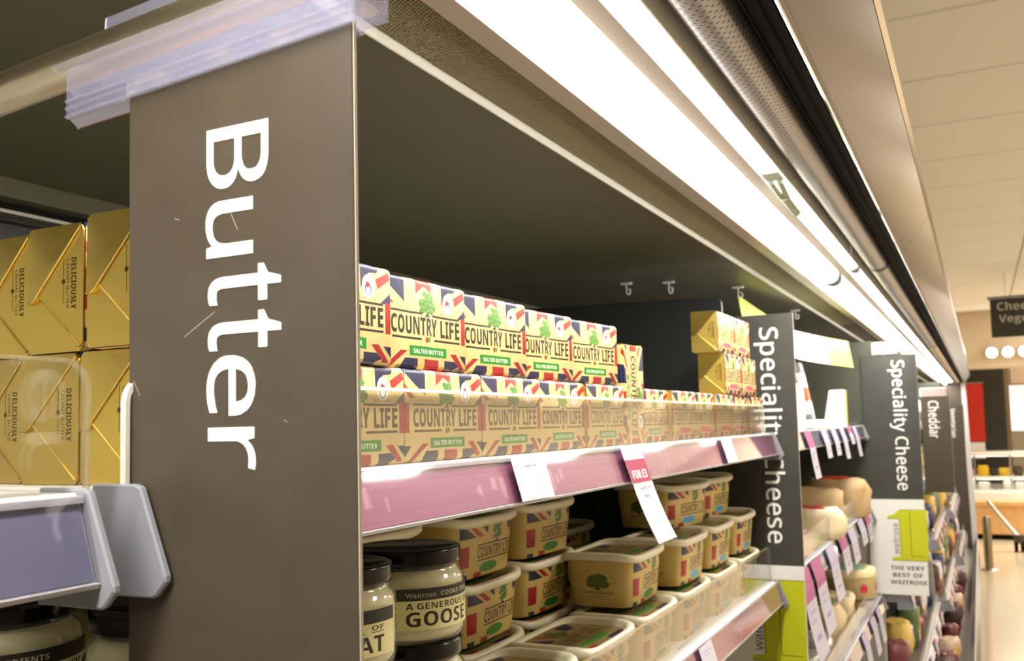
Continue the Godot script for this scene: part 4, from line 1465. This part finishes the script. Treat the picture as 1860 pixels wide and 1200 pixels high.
	for seg in [[0.0, 0.3, "lime_end"], [0.3, 0.82, "white_middle"], [0.82, 1.0, "lime_end"]]:
		b = wb(t)
		for k in range(int(n * seg[0]), int(n * seg[1])):
			var a: Vector3 = top.call(float(k) / n)
			var c: Vector3 = top.call(float(k + 1) / n)
			var dn := Vector3(0.012, -0.077, 0)
			for o in [0.0, -0.001]:
				var ov := Vector3(o, 0, 0)
				b.sm = 4 if o == 0.0 else 5
				if o == 0.0: b.quad(a + dn, c + dn, c, a)
				else: b.quad(c + dn + ov, a + dn + ov, a + ov, c + ov)
		obj(seg[2], b.done(), mat("banner_white", rgb(244, 246, 226), 0.5) if seg[2] == "white_middle" else mat("banner_lime", rgb(212, 222, 90), 0.5), t)


# ------------------------------------------------------------------ the bay of wrapped cheeses
func soft_block(L: float, hh: float, w: float, seedv: int, e := 0.5, n := 20) -> ArrayMesh:
	# a paper parcel: superellipse rings, slightly crumpled
	var g := RandomNumberGenerator.new()
	g.seed = seedv
	var b := B.new()
	var rings := []
	for q in [[0.82, 0.0], [0.96, 0.1], [1.0, 0.35], [1.0, 0.7], [0.93, 0.92], [0.78, 1.0]]:
		var r := super_ring(L / 2 * q[0], w / 2 * q[0], hh * q[1], n, e)
		if q[1] > 0.0:
			for i in r.size():
				r[i] += Vector3(g.randf_range(-1, 1), g.randf_range(-0.8, 0.2), g.randf_range(-1, 1)) * 0.075 * minf(hh, w)
				r[i].y = maxf(r[i].y, 0.001)
		rings.append(r)
	b.loft(rings, true, true, true)
	return b.done()


func parcel(words: String, cat: String, at: Vector3, turn: float, size: Vector3, m: Material, label_m: Material, seedv: int, e := 0.5, group := "") -> Node3D:
	var t := thing("cheese_parcel", words, cat, at, turn, group)
	obj("wrapping", soft_block(size.x, size.y, size.z, seedv, e), m, t)
	if label_m:
		var b := B.new()
		b.box(Vector3(-size.x * 0.28, size.y * 0.97, -size.z * 0.25), Vector3(size.x * 0.2, size.y * 1.015, size.z * 0.25), 0.001)
		obj("paper_label", b.done(), label_m, t)
	return t


func bay_c() -> void:
	var y1 := -0.0235
	var y2 := -0.287
	var y3 := -0.555
	shelf("top shelf of small cheese boxes with hanging tickets beyond the first grey sign", 1.765, 3.19, y1, -0.3355, M.strip_lilac, M.shelf_grey)
	shelf("middle shelf of paper wrapped cheeses", 1.765, 3.19, y2, -0.325, M.strip_lilac, M.shelf_grey)
	shelf("bottom shelf of round and wrapped cheeses", 1.765, 3.19, y3, -0.305, M.strip_lilac, M.shelf_grey)
	fence("clear fence before the paper wrapped cheeses", 1.77, 3.18, y2, -0.336, 0.056, M.edge_clear, M.acrylic_scuffed)
	fence("clear fence before the bottom shelf of round cheeses", 1.77, 3.18, y3, -0.316, 0.056, M.edge_clear, M.acrylic_scuffed)
	var wh := mat("carton_white", rgb(240, 236, 224), 0.5)
	# boxes on the top shelf
	var c1 := thing("cheese_carton", "white round topped cheese carton next to the first grey sign", "carton", V(-0.374, y1, 2.17), PI / 2)
	var cb := B.new()
	cb.prism(PackedVector2Array([Vector2(-0.05, 0), Vector2(0.05, 0), Vector2(0.05, 0.075), Vector2(0.04, 0.095), Vector2(0.015, 0.103), Vector2(-0.05, 0.103)]), -0.018, 0.018, 0.002)
	obj("carton", cb.done(), wh, c1)
	c1 = thing("cheese_carton", "slim white and orange carton leaning behind the cheese slab", "carton", V(-0.388, y1, 2.53), PI / 2)
	for seg in [[0.0, 0.035, "grey_end", M.grey_plastic], [0.035, 0.07, "white_band", wh], [0.07, 0.105, "orange_band", mat("carton_orange", rgb(206, 96, 58), 0.5)], [0.105, 0.145, "white_band", wh], [0.145, 0.172, "grey_end", M.grey_plastic]]:
		cb = B.new()
		var sh := func(h: float) -> Vector3: return Vector3(0, h, -0.19 * h)
		cb.box(Vector3(-0.024, -(seg[1] - seg[0]) / 2, -0.008), Vector3(0.024, (seg[1] - seg[0]) / 2, 0.008), 0.001)
		var o := obj(seg[2], cb.done(), seg[3], c1)
		o.position = Vector3(0, (seg[0] + seg[1]) / 2 * 0.982 + 0.002, -0.19 * (seg[0] + seg[1]) / 2)
		o.rotation.x = -0.187
	c1 = thing("cheese_carton", "white and yellow wedge carton standing at the shelf end", "carton", V(-0.362, y1, 2.76), PI / 2)
	cb = B.new()
	cb.prism(PackedVector2Array([Vector2(-0.1, 0), Vector2(0.1, 0), Vector2(0.1, 0.105), Vector2(0.035, 0.105)]), -0.02, 0.02, 0.002)
	obj("carton", cb.done(), wh, c1)
	cb = B.new()
	cb.box(Vector3(0.1, 0.004, -0.02), Vector3(0.101, 0.102, 0.02))
	cb.box(Vector3(0.07, 0.004, 0.0201), Vector3(0.1, 0.102, 0.0206))
	obj("yellow_band", cb.done(), mat("carton_yellow", rgb(200, 178, 40), 0.5), c1)
	var t := thing("cheese_slab", "flat white cheese slab lying across the top shelf", "cheese", V(-0.3425 - 0.022, y1, 2.40), PI / 2)
	var b := B.new()
	b.box(Vector3(-0.13, 0, -0.012), Vector3(0.13, 0.022, 0.022), 0.004)
	obj("slab", b.done(), wh, t)
	b = B.new()
	b.box(Vector3(-0.05, 0.022, -0.006), Vector3(0.05, 0.0226, 0.016))
	obj("paper_label", b.done(), M.white_paper, t)
	t = thing("ticket_spike", "small metal ticket arm sticking out at the end of the top shelf", "ticket arm", V(-0.36, y1, 2.98))
	b = wb(t)
	b.box(V(-0.372, y1, 2.94), V(-0.352, y1 + 0.004, 2.98), 0.001)
	obj("foot", b.done(), M.steel, t)
	b = wb(t)
	b.tube(V(-0.362, y1 + 0.004, 2.96), V(-0.345, y1 + 0.012, 3.12), 0.0022, 8)
	obj("arm", b.done(), M.steel, t)
	var tg := "tickets hanging from the top cheese shelf"
	for k in 6:
		ticket("hanging price ticket under the cheese boxes, " + ["nearest the first grey sign", "second along", "third along", "fourth along", "fifth along", "last by the shelf end"][k], [2.07, 2.30, 2.46, 2.62, 2.78, 2.9][k], 0.075, y1 - 0.001, -0.333, [0.105, 0.07, 0.07, 0.085, 0.05, 0.09][k], [3, 4, 4, 4, 3, 4][k], 0.1, tg, 0.1)
	# paper wrapped cheeses
	var brown := mat("brown_paper", rgb(196, 166, 122), 0.6)
	var cream := mat("cream_rind", rgb(236, 216, 180), 0.5)
	var redl := mat("red_label", rgb(206, 40, 66), 0.5)
	var pinkl := mat("pink_label", rgb(240, 150, 200), 0.5)
	parcel("large brown paper wrapped cheese heaped at the back of the middle shelf", "cheese", V(-0.45, y2, 2.62), 0.4, Vector3(0.24, 0.105, 0.16), brown, null, 31, 0.8)
	parcel("brown wrapped cheese with an orange label near the light divider", "cheese", V(-0.395, y2, 2.92), 0.2, Vector3(0.19, 0.115, 0.14), brown, mat("orange_label", rgb(226, 84, 40), 0.5), 32, 0.8)
	parcel("pale cheese wedge with a red label in front of the brown parcels", "cheese", V(-0.385, y2, 2.38), 0.3, Vector3(0.17, 0.075, 0.10), cream, redl, 33, 0.5)
	parcel("brown paper cheese half hidden by the first grey sign", "cheese", V(-0.485, y2, 2.12), 0.0, Vector3(0.15, 0.10, 0.12), brown, null, 34, 0.8)
	parcel("flat white cheese pack with pink stripes behind the fence", "cheese", V(-0.368, y2, 2.19), 1.5, Vector3(0.15, 0.035, 0.05), wh, pinkl, 35, 0.4)
	parcel("small turquoise pack beside the pink striped cheese", "cheese", V(-0.415, y2, 1.92), 0.2, Vector3(0.06, 0.09, 0.04), mat("turquoise", rgb(130, 210, 196), 0.5), null, 36, 0.4)
	tg = "tickets hanging from the middle cheese shelf"
	for k in 7:
		ticket("hanging price ticket under the wrapped cheeses, " + ["nearest the first grey sign", "second along", "third along", "fourth along", "fifth along", "sixth along", "last by the light divider"][k], [1.88, 2.03, 2.24, 2.44, 2.62, 2.84, 3.0][k], 0.115, y2 - 0.001, -0.3225, [0.17, 0.15, 0.12, 0.09, 0.09, 0.07, 0.08][k], [3, 3, 4, 3, 4, 4, 3][k], 0.1, tg, 0.05)
	# bottom shelf
	t = thing("round_cheese_box", "round cheese box with red roundels on the bottom shelf", "cheese box", V(-0.375, y3 + 0.052, 2.86))
	b = B.new()
	b.lathe(PackedVector2Array([Vector2(0.083, 0.0), Vector2(0.086, 0.002), Vector2(0.086, 0.075)]), 40)
	obj("box", b.done(), mat("box_tan", rgb(206, 184, 132), 0.55), t)
	b = B.new()
	b.lathe(PackedVector2Array([Vector2(0.088, 0.06), Vector2(0.088, 0.078), Vector2(0.085, 0.08), Vector2(0.0, 0.08)]), 40)
	obj("lid", b.done(), mat("box_rim", rgb(224, 208, 164), 0.5), t)
	b = B.new()
	b.lathe(PackedVector2Array([Vector2(0.062, 0.0799), Vector2(0.062, 0.0806), Vector2(0.0, 0.0806)]), 32)
	obj("lid_label", b.done(), mat("green_label", rgb(120, 168, 140), 0.5), t)
	for k in 8:
		b = B.new(Transform3D(Basis(Vector3.UP, k * TAU / 8), Vector3()))
		b.prism(star(0.014), 0.0862, 0.0868)
		obj("roundel", b.done(), redl, t).position = Vector3(0, 0.03, 0)
	b = wb(t)
	b.box(V(-0.44, y3, 2.8), V(-0.33, y3 + 0.052, 2.92), 0.004)
	obj("riser", b.done(), mat("box_tan", Color.WHITE), t)
	var low := [["pale wrapped cheese with a green band in front of the round box", -0.37, 2.46, 0.12, 0.10, 0.075, cream, mat("green_band", rgb(60, 130, 50), 0.5)], ["cream wrapped cheese leaning by the round box", -0.365, 2.66, 0.13, 0.09, 0.08, cream, null], ["silver edged cheese pack on the bottom shelf", -0.37, 2.28, 0.13, 0.06, 0.08, mat("silver_pack", rgb(206, 204, 200), 0.3, 0.3), null], ["second silver edged cheese pack nearer the first grey sign", -0.37, 2.12, 0.12, 0.055, 0.08, M.silver_pack if M.has("silver_pack") else cream, null], ["brown paper cheese low by the first grey sign", -0.375, 1.95, 0.13, 0.07, 0.085, brown, null]]
	for k in low.size():
		var q: Array = low[k]
		parcel(q[0], "cheese", V(q[1], y3, q[2]), PI / 2 + 0.2 * (k % 3 - 1), Vector3(q[3], q[4], q[5]), q[6], q[7], 50 + k, 0.5)
	tg = "tickets hanging from the bottom cheese shelf"
	for k in 4:
		ticket("grey edged ticket under the bottom cheese shelf, " + ["nearest", "second", "third", "last by the light divider"][k], [2.3, 2.62, 2.82, 2.98][k], 0.085, y3 - 0.001, -0.3025, 0.10, [3, 4, 4, 4][k], 0.1, tg, 0.05)


func star(r: float) -> PackedVector2Array:
	var p := PackedVector2Array()
	for k in 16:
		var a := TAU * k / 16
		var q := r * (1.0 if k % 2 == 0 else 0.72)
		p.append(Vector2(cos(a) * q, sin(a) * q))
	return p


# ------------------------------------------------------------------ bays beyond the second grey sign
func far_bays() -> void:
	var g := RandomNumberGenerator.new()
	g.seed = 99
	var cols := [rgb(236, 226, 200), rgb(228, 196, 96), rgb(210, 60, 56), rgb(226, 226, 232), rgb(120, 60, 66), rgb(90, 120, 70), rgb(216, 176, 120), rgb(60, 70, 120), rgb(240, 210, 190), rgb(70, 40, 44)]
	var shapes := []
	for k in 4: shapes.append(soft_block(0.13, [0.10, 0.14, 0.075, 0.12][k], 0.075, 70 + k, [0.5, 0.35, 0.6, 0.4][k], 16))
	var protos := []
	for k in 10:
		var t := thing("cheese_packet", "", "cheese packet", Vector3.ZERO, 0.0, "")
		obj("wrapping", shapes[k % 4], mat("packet_%d" % k, cols[k], 0.4), t)
		var b := B.new()
		b.box(Vector3(-0.035, 0.02, 0.036), Vector3(0.03, 0.06, 0.0385), 0.001)
		obj("printed_label", b.done(), mat("packet_label_%d" % k, cols[(k + 3) % 10], 0.5), t)
		protos.append(t)
	var tint := ["cream", "yellow", "red", "white", "maroon", "green", "tan", "navy", "pale pink", "dark"]
	var order := ["first", "second", "third", "fourth", "fifth", "sixth", "seventh", "eighth", "ninth", "tenth", "eleventh", "twelfth", "thirteenth", "fourteenth", "fifteenth", "sixteenth", "seventeenth", "eighteenth", "nineteenth", "twentieth", "twenty-first", "twenty-second"]
	var used := []
	for k in 10: used.append(false)
	var levels := [[-0.0235, -0.30], [-0.287, -0.27], [-0.555, -0.235], [-0.82, -0.20]]
	for bay in [3, 4, 5]:
		var d0: float = BAYS[bay] + 0.02
		var d1: float = BAYS[bay + 1] - 0.012
		for li in 4:
			var y: float = levels[li][0]
			var xf: float = levels[li][1] + 0.03 * (bay - 3)
			shelf(["top", "second", "third", "lowest"][li] + " shelf of packets in the " + ["bay just beyond the second grey sign", "bay behind the small brown sign", "bay behind the farthest brown sign"][bay - 3], d0, d1, y, xf, M.strip_lilac, M.shelf_grey)
			fence("scuffed clear fence on the %s shelf %s" % [["top", "second", "third", "lowest"][li], ["just beyond the second grey sign", "behind the small brown sign", "behind the farthest brown sign"][bay - 3]], d0 + 0.004, d1 - 0.004, y, xf - 0.012, 0.05, M.edge_clear, M.acrylic_scuffed)
			var where: String = ["just beyond the second grey sign", "behind the small brown sign", "behind the farthest brown sign"][bay - 3]
			var lev: String = ["top", "second", "third", "lowest"][li]
			for k in 10:
				var pk: int = (k * 7 + li * 3 + bay * 5) % 10
				var d := d0 + 0.09 + (d1 - d0 - 0.18) * k / 9.0
				var label: String = "%s cheese packet on the %s shelf %s" % [tint[pk], lev, where]
				var at := V(xf - 0.07 - 0.02 * g.randf(), y, d)
				var turn := PI / 2 + g.randf_range(-0.12, 0.12)
				var gr := "packets on the %s shelf %s" % [lev, where]
				if not used[pk]:
					used[pk] = true
					protos[pk].position = at; protos[pk].rotation.y = turn
					protos[pk].set_meta("label", label); protos[pk].set_meta("group", gr)
				else:
					dup(protos[pk], at, turn, label, gr)
				if k % 2 == 0:
					ticket("%s price ticket along the %s shelf %s" % [order[k / 2], lev, where], d, 0.07, y - 0.001, xf + 0.002, 0.06, 3 + (k / 2) % 2, 0.1, "tickets on the %s shelf %s" % [lev, where])
	# packets in the open well at the foot of the cabinets
	for k in 22:
		var pk: int = [4, 8, 9, 0, 4, 3, 8, 2][k % 8]
		var at := V(-0.19 - 0.09 * (k % 2), -1.1295, 4.0 + 0.15 * k)
		dup(protos[pk], at, PI / 2 + g.randf_range(-0.5, 0.5), "%s packet in the well at the foot of the far chillers, %s along" % [tint[pk], order[k]], "packets in the chiller well")
	for k in 10:
		if not used[k]: protos[k].free()
	# pale end panel closing the run
	var t := thing("end_panel", "pale grey end panel closing the far end of the chillers", "end panel", V(-0.5, -H, 9.02))
	var b := wb(t)
	b.prism(PackedVector2Array([Vector2(-1.06, -H + 0.001), Vector2(-0.06, -H + 0.001), Vector2(-0.08, -0.9 + H), Vector2(-0.105, 0.28 + H), Vector2(-1.06, 0.30 + H)]), -9.03, -9.002, 0.002)
	obj("panel", b.done(), mat("panel_brown", rgb(74, 64, 54), 0.6), t)
	b = wb(t)
	b.prism(PackedVector2Array([Vector2(-0.105, -H + 0.001), Vector2(-0.058, -H + 0.001), Vector2(-0.076, -0.9 + H), Vector2(-0.098, 0.28 + H), Vector2(-0.135, 0.28 + H), Vector2(-0.118, -0.9 + H)]), -9.0018, -9.0002)
	obj("front_trim", b.done(), mat("panel_grey", rgb(206, 204, 206), 0.5), t)


# ------------------------------------------------------------------ the deli counter end of the store
func deli_end() -> void:
	# aisle sign
	var t := thing("aisle_sign", "dark hanging aisle sign reading Cheese and Vegetarian", "sign", V(0.5, 0.66, 9.0))
	var b := wb(t)
	b.box(V(0.128, 0.66, 9.0), V(0.95, 0.985, 9.02), 0.002)
	obj("board", b.done(), mat("aisle_board", rgb(46, 44, 40), 0.5), t)
	b = wb(t)
	b.box(V(0.11, 0.985, 8.985), V(0.97, 1.01, 9.035), 0.003)
	obj("top_rail", b.done(), M.grey_plastic, t)
	letters(t, "lettering", "Cheese", F_BOLD, mat("letter_grey", rgb(176, 172, 164), 0.6), V(0.18, 0.885, 9.0), Vector3(0.33, 0, 0), Vector3(0, 0.075, 0), 0.002)
	letters(t, "lettering", "Vegetarian", F_BOLD, M.letter_grey, V(0.19, 0.765, 9.0), Vector3(0.5, 0, 0), Vector3(0, 0.088, 0), 0.002)
	for x in [0.25, 0.85]:
		b = wb(t)
		b.tube(V(x, 1.01, 9.01), V(x, 1.235, 9.01), 0.003, 8)
		obj("wire", b.done(), M.steel, t)
	var cl := thing("ceiling_light", "recessed ceiling light panel behind the bulkhead over the deli", "ceiling light", V(1.2, 1.215, 13.46), 0, "ceiling light panels")
	b = wb(cl)
	b.box(V(-0.2, 1.222, 13.3), V(2.6, 1.234, 13.62))
	obj("frame", b.done(), M.white_enamel, cl)
	b = wb(cl)
	b.box(V(-0.18, 1.212, 13.32), V(2.58, 1.222, 13.6))
	obj("diffuser", b.done(), M.room_glow, cl)
	area("deli_area_light", V(1.2, 1.205, 13.46), Vector3(0, -1, 0), Vector3.RIGHT, Vector2(2.7, 0.26), ROOM_COLOR, 5.0)
	# spot lamps on the bulkhead
	for k in 4:
		var x := 0.165 + 0.17 * k
		var tt := thing("spot_lamp", "bright spot lamp on the bulkhead, " + ["nearest the chillers", "second from the chillers", "third from the chillers", "fourth from the chillers"][k], "spot lamp", V(x, 0.745, 12.5), 0, "spot lamps on the bulkhead")
		b = wb(tt)
		b.tube(V(x, 0.745, 12.55), V(x, 0.735, 12.44), 0.062, 20)
		obj("housing", b.done(), M.white_enamel, tt)
		b = wb(tt)
		b.tube(V(x, 0.735, 12.44), V(x, 0.734, 12.43), 0.056, 20)
		obj("lens", b.done(), glow("spot_glow", Color(1, 0.96, 0.88), 14.0), tt)
		var l := SpotLight3D.new()
		l.name = "spot_light"
		l.light_color = Color(1, 0.93, 0.8)
		l.light_energy = 2.0
		l.light_size = 0.05
		l.spot_range = 14.0
		l.spot_attenuation = 2.0
		l.spot_angle = 55.0
		l.shadow_enabled = true
		add_child(l, true)
		l.look_at_from_position(V(x, 0.72, 12.41), V(x, -1.4, 11.0))
	# tiled column, posters, menu boards
	b = B.new()
	b.box(V(-0.14, -H, 13.75), V(0.30, 1.2, 14.2))
	var col := struct("column", b.done(), mat("column_dark", rgb(44, 42, 36), 0.5))
	var tiles := B.new()
	for i in 9:
		for j in 30:
			var x := -0.138 + 0.0487 * i
			var yy := -0.75 + 0.0487 * j
			tiles.box(V(x + 0.002, yy + 0.002, 13.742), V(x + 0.0455, yy + 0.0455, 13.75), 0.002)
	obj("tile", tiles.done(), mat("dark_tile", rgb(58, 56, 48), 0.25), col).set_meta("kind", "stuff")
	b = B.new()
	b.box(V(0.30, -H, 13.74), V(0.355, 1.2, 14.2), 0.003)
	struct("trim_1", b.done(), mat("brown_trim", rgb(120, 100, 72), 0.5))
	t = thing("red_banner", "red banner hanging before the dark tiled column", "banner", V(-0.04, -0.35, 13.738))
	b = wb(t)
	b.box(V(-0.16, -0.342, 13.735), V(0.052, 0.42, 13.741), 0.001)
	obj("cloth", b.done(), mat("banner_red", rgb(206, 40, 16), 0.6), t)
	b = wb(t)
	b.box(V(-0.17, 0.42, 13.730), V(0.06, 0.435, 13.741), 0.002)
	obj("rod", b.done(), M.steel, t)
	t = thing("notice", "white notice below the red banner", "notice", V(-0.05, -0.55, 13.737))
	b = wb(t)
	b.box(V(-0.16, -0.56, 13.734), V(0.04, -0.352, 13.741), 0.001)
	obj("sheet", b.done(), M.white_paper, t)
	b = wb(t)
	b.box(V(-0.12, -0.46, 13.732), V(0.0, -0.455, 13.734))
	b.box(V(-0.12, -0.49, 13.732), V(-0.02, -0.485, 13.734))
	obj("print", b.done(), mat("notice_print", rgb(200, 150, 140), 0.7), t).set_meta("kind", "stuff")
	t = thing("menu_board", "large white lit board behind the deli counter", "menu board", V(0.8, -0.2, 14.4))
	b = wb(t)
	b.box(V(0.36, -0.22, 14.4), V(1.3, 0.40, 14.44), 0.004)
	obj("lit_panel", b.done(), glow("board_glow", Color(1, 0.97, 0.92), 0.9), t)
	b = wb(t)
	b.box(V(0.355, -0.235, 14.395), V(1.305, -0.22, 14.445))
	obj("frame", b.done(), M.grey_plastic, t)
	t = thing("wall_cabinet", "tan cabinet above the white lit board", "cabinet", V(0.8, 0.41, 14.3))
	b = wb(t)
	b.box(V(0.385, 0.41, 14.2), V(1.3, 0.85, 14.5), 0.006)
	obj("carcass", b.done(), mat("cabinet_tan", rgb(196, 172, 148), 0.6), t)
	b = wb(t)
	b.box(V(0.385, 0.395, 14.19), V(1.3, 0.41, 14.5), 0.003)
	obj("bottom_edge", b.done(), mat("cabinet_edge", rgb(150, 124, 98), 0.6), t)
	# the counter
	t = thing("deli_counter", "deli counter with a wooden front and glass display on top", "counter", V(0.9, -H, 12.8))
	b = wb(t)
	b.box(V(-0.4, -H + 0.06, 12.42), V(3.2, -1.06, 13.3), 0.004)
	obj("wooden_front", b.done(), wood(), t)
	b = wb(t)
	b.box(V(-0.4, -H, 12.45), V(3.2, -H + 0.06, 13.3))
	obj("plinth", b.done(), M.black_matt, t)
	b = wb(t)
	b.box(V(-0.4, -1.06, 12.36), V(3.2, -1.0, 13.3), 0.01)
	obj("wooden_ledge", b.done(), wood(), t)
	b = wb(t)
	b.box(V(-0.4, -1.0, 12.42), V(3.2, -0.90, 13.3), 0.004)
	obj("white_upstand", b.done(), M.white_plain, t)
	for q in [[-0.90, -0.885, "lower_deck"], [-0.745, -0.73, "middle_shelf"], [-0.47, -0.445, "top_shelf"]]:
		b = wb(t)
		b.box(V(-0.4, q[0], 12.44 if q[2] == "lower_deck" else 12.56), V(3.2, q[1], 13.25), 0.003)
		obj(q[2], b.done(), mat("deck_white", rgb(232, 232, 226), 0.35), t)
	b = wb(t)
	b.box(V(-0.4, -0.885, 12.44), V(3.2, -0.80, 12.446))
	obj("display_glass", b.done(), M.counter_glass, t)
	for x in [-0.1, 0.28, 0.7]:
		b = wb(t)
		b.box(V(x, -0.885, 12.6), V(x + 0.02, -0.445, 12.62))
		obj("post", b.done(), M.steel, t)
	for q in [[-0.475, "under the top shelf of the deli counter"], [-0.75, "under the middle shelf of the deli counter"]]:
		var lt := thing("shelf_lamp", "slim lit strip lamp " + q[1], "strip lamp", V(1.4, q[0], 12.62))
		b = wb(lt)
		b.box(V(-0.38, q[0] - 0.012, 12.64), V(3.18, q[0] + 0.005, 12.665), 0.002)
		obj("housing", b.done(), M.white_enamel, lt)
		b = wb(lt)
		b.box(V(-0.36, q[0] - 0.015, 12.643), V(3.16, q[0] - 0.012, 12.662))
		obj("diffuser", b.done(), glow("deli_glow", Color(1, 0.97, 0.92), 6.0), lt)
		area("shelf_area_light", V(1.4, q[0] - 0.017, 12.652), Vector3(0, -1, 0.1), Vector3.RIGHT, Vector2(3.4, 0.02), Color(1, 0.97, 0.92), 2.2)
	var goods := [["pink deli pack next to the chillers", -0.12, -0.73, 0.08, 0.08, rgb(220, 150, 140)], ["yellow deli pot, first on the upper shelf", 0.0, -0.73, 0.12, 0.13, rgb(236, 196, 20)], ["dark deli pot between the two yellow ones", 0.11, -0.73, 0.08, 0.09, rgb(50, 42, 36)], ["yellow deli pot, second on the upper shelf", 0.225, -0.73, 0.13, 0.10, rgb(232, 200, 60)], ["brown deli pot near the counter's post", 0.37, -0.73, 0.09, 0.12, rgb(84, 66, 48)], ["green deli pot near the picture's edge", 0.49, -0.73, 0.09, 0.13, rgb(110, 130, 100)], ["white deli tub nearest the chillers", -0.14, -0.885, 0.11, 0.11, rgb(240, 238, 232)], ["white deli tub second from the chillers", 0.0, -0.885, 0.13, 0.09, rgb(240, 238, 232)], ["dark deli tray among the white tubs", 0.14, -0.885, 0.11, 0.06, rgb(40, 34, 28)], ["white deli tub third from the chillers", 0.26, -0.885, 0.11, 0.11, rgb(240, 236, 232)], ["white deli tub in front of the post", 0.38, -0.885, 0.1, 0.09, rgb(240, 236, 232)], ["pink deli pack near the picture's edge", 0.5, -0.885, 0.1, 0.08, rgb(226, 160, 150)]]
	for k in goods.size():
		var q: Array = goods[k]
		var tt := thing("deli_pot", q[0], "deli pot", V(q[1], q[2], 12.74))
		obj("pot", soft_block(q[3], q[4], 0.11, 200 + k, 0.6, 16), mat("deli_%d" % k, q[5], 0.5), tt)
	# bollard and trolley bar
	t = thing("bollard", "short steel bollard standing on the aisle floor", "bollard", V(0.0, -H, 9.98))
	b = B.new()
	b.lathe(PackedVector2Array([Vector2(0.038, 0.012), Vector2(0.038, 0.49), Vector2(0.035, 0.497), Vector2(0.0, 0.5)]), 24)
	obj("post", b.done(), mat("bollard_steel", rgb(150, 140, 122), 0.28, 1.0), t)
	b = B.new()
	b.lathe(PackedVector2Array([Vector2(0.085, 0.0), Vector2(0.085, 0.008), Vector2(0.06, 0.014), Vector2(0.04, 0.02), Vector2(0.0, 0.02)]), 24)
	obj("base_plate", b.done(), M.steel, t)
	t = thing("pallet_handle", "slanting steel pull bar with a dark wheeled foot by the counter", "pull bar", V(0.29, -H, 11.4))
	b = wb(t)
	b.tube(V(0.02, -0.93, 11.5), V(0.29, -1.30, 11.4), 0.024, 12)
	obj("bar", b.done(), M.steel, t)
	b = wb(t)
	b.box(V(0.25, -1.36, 11.34), V(0.36, -1.27, 11.46), 0.01)
	obj("yoke", b.done(), M.dark_steel, t)
	for x in [0.27, 0.33]:
		b = wb(t)
		b.tube(V(x - 0.018, -H + 0.07, 11.4), V(x + 0.018, -H + 0.07, 11.4), 0.07, 20)
		obj("wheel", b.done(), M.black_matt, t)


func wood() -> StandardMaterial3D:
	if M.has("beech"): return M["beech"]
	var m := mat("beech", Color.WHITE, 0.45)
	return triplanar(m, noise_tex("beech_noise", 0.02, 256, rgb(206, 158, 100), rgb(222, 180, 124), 77), 1.5)
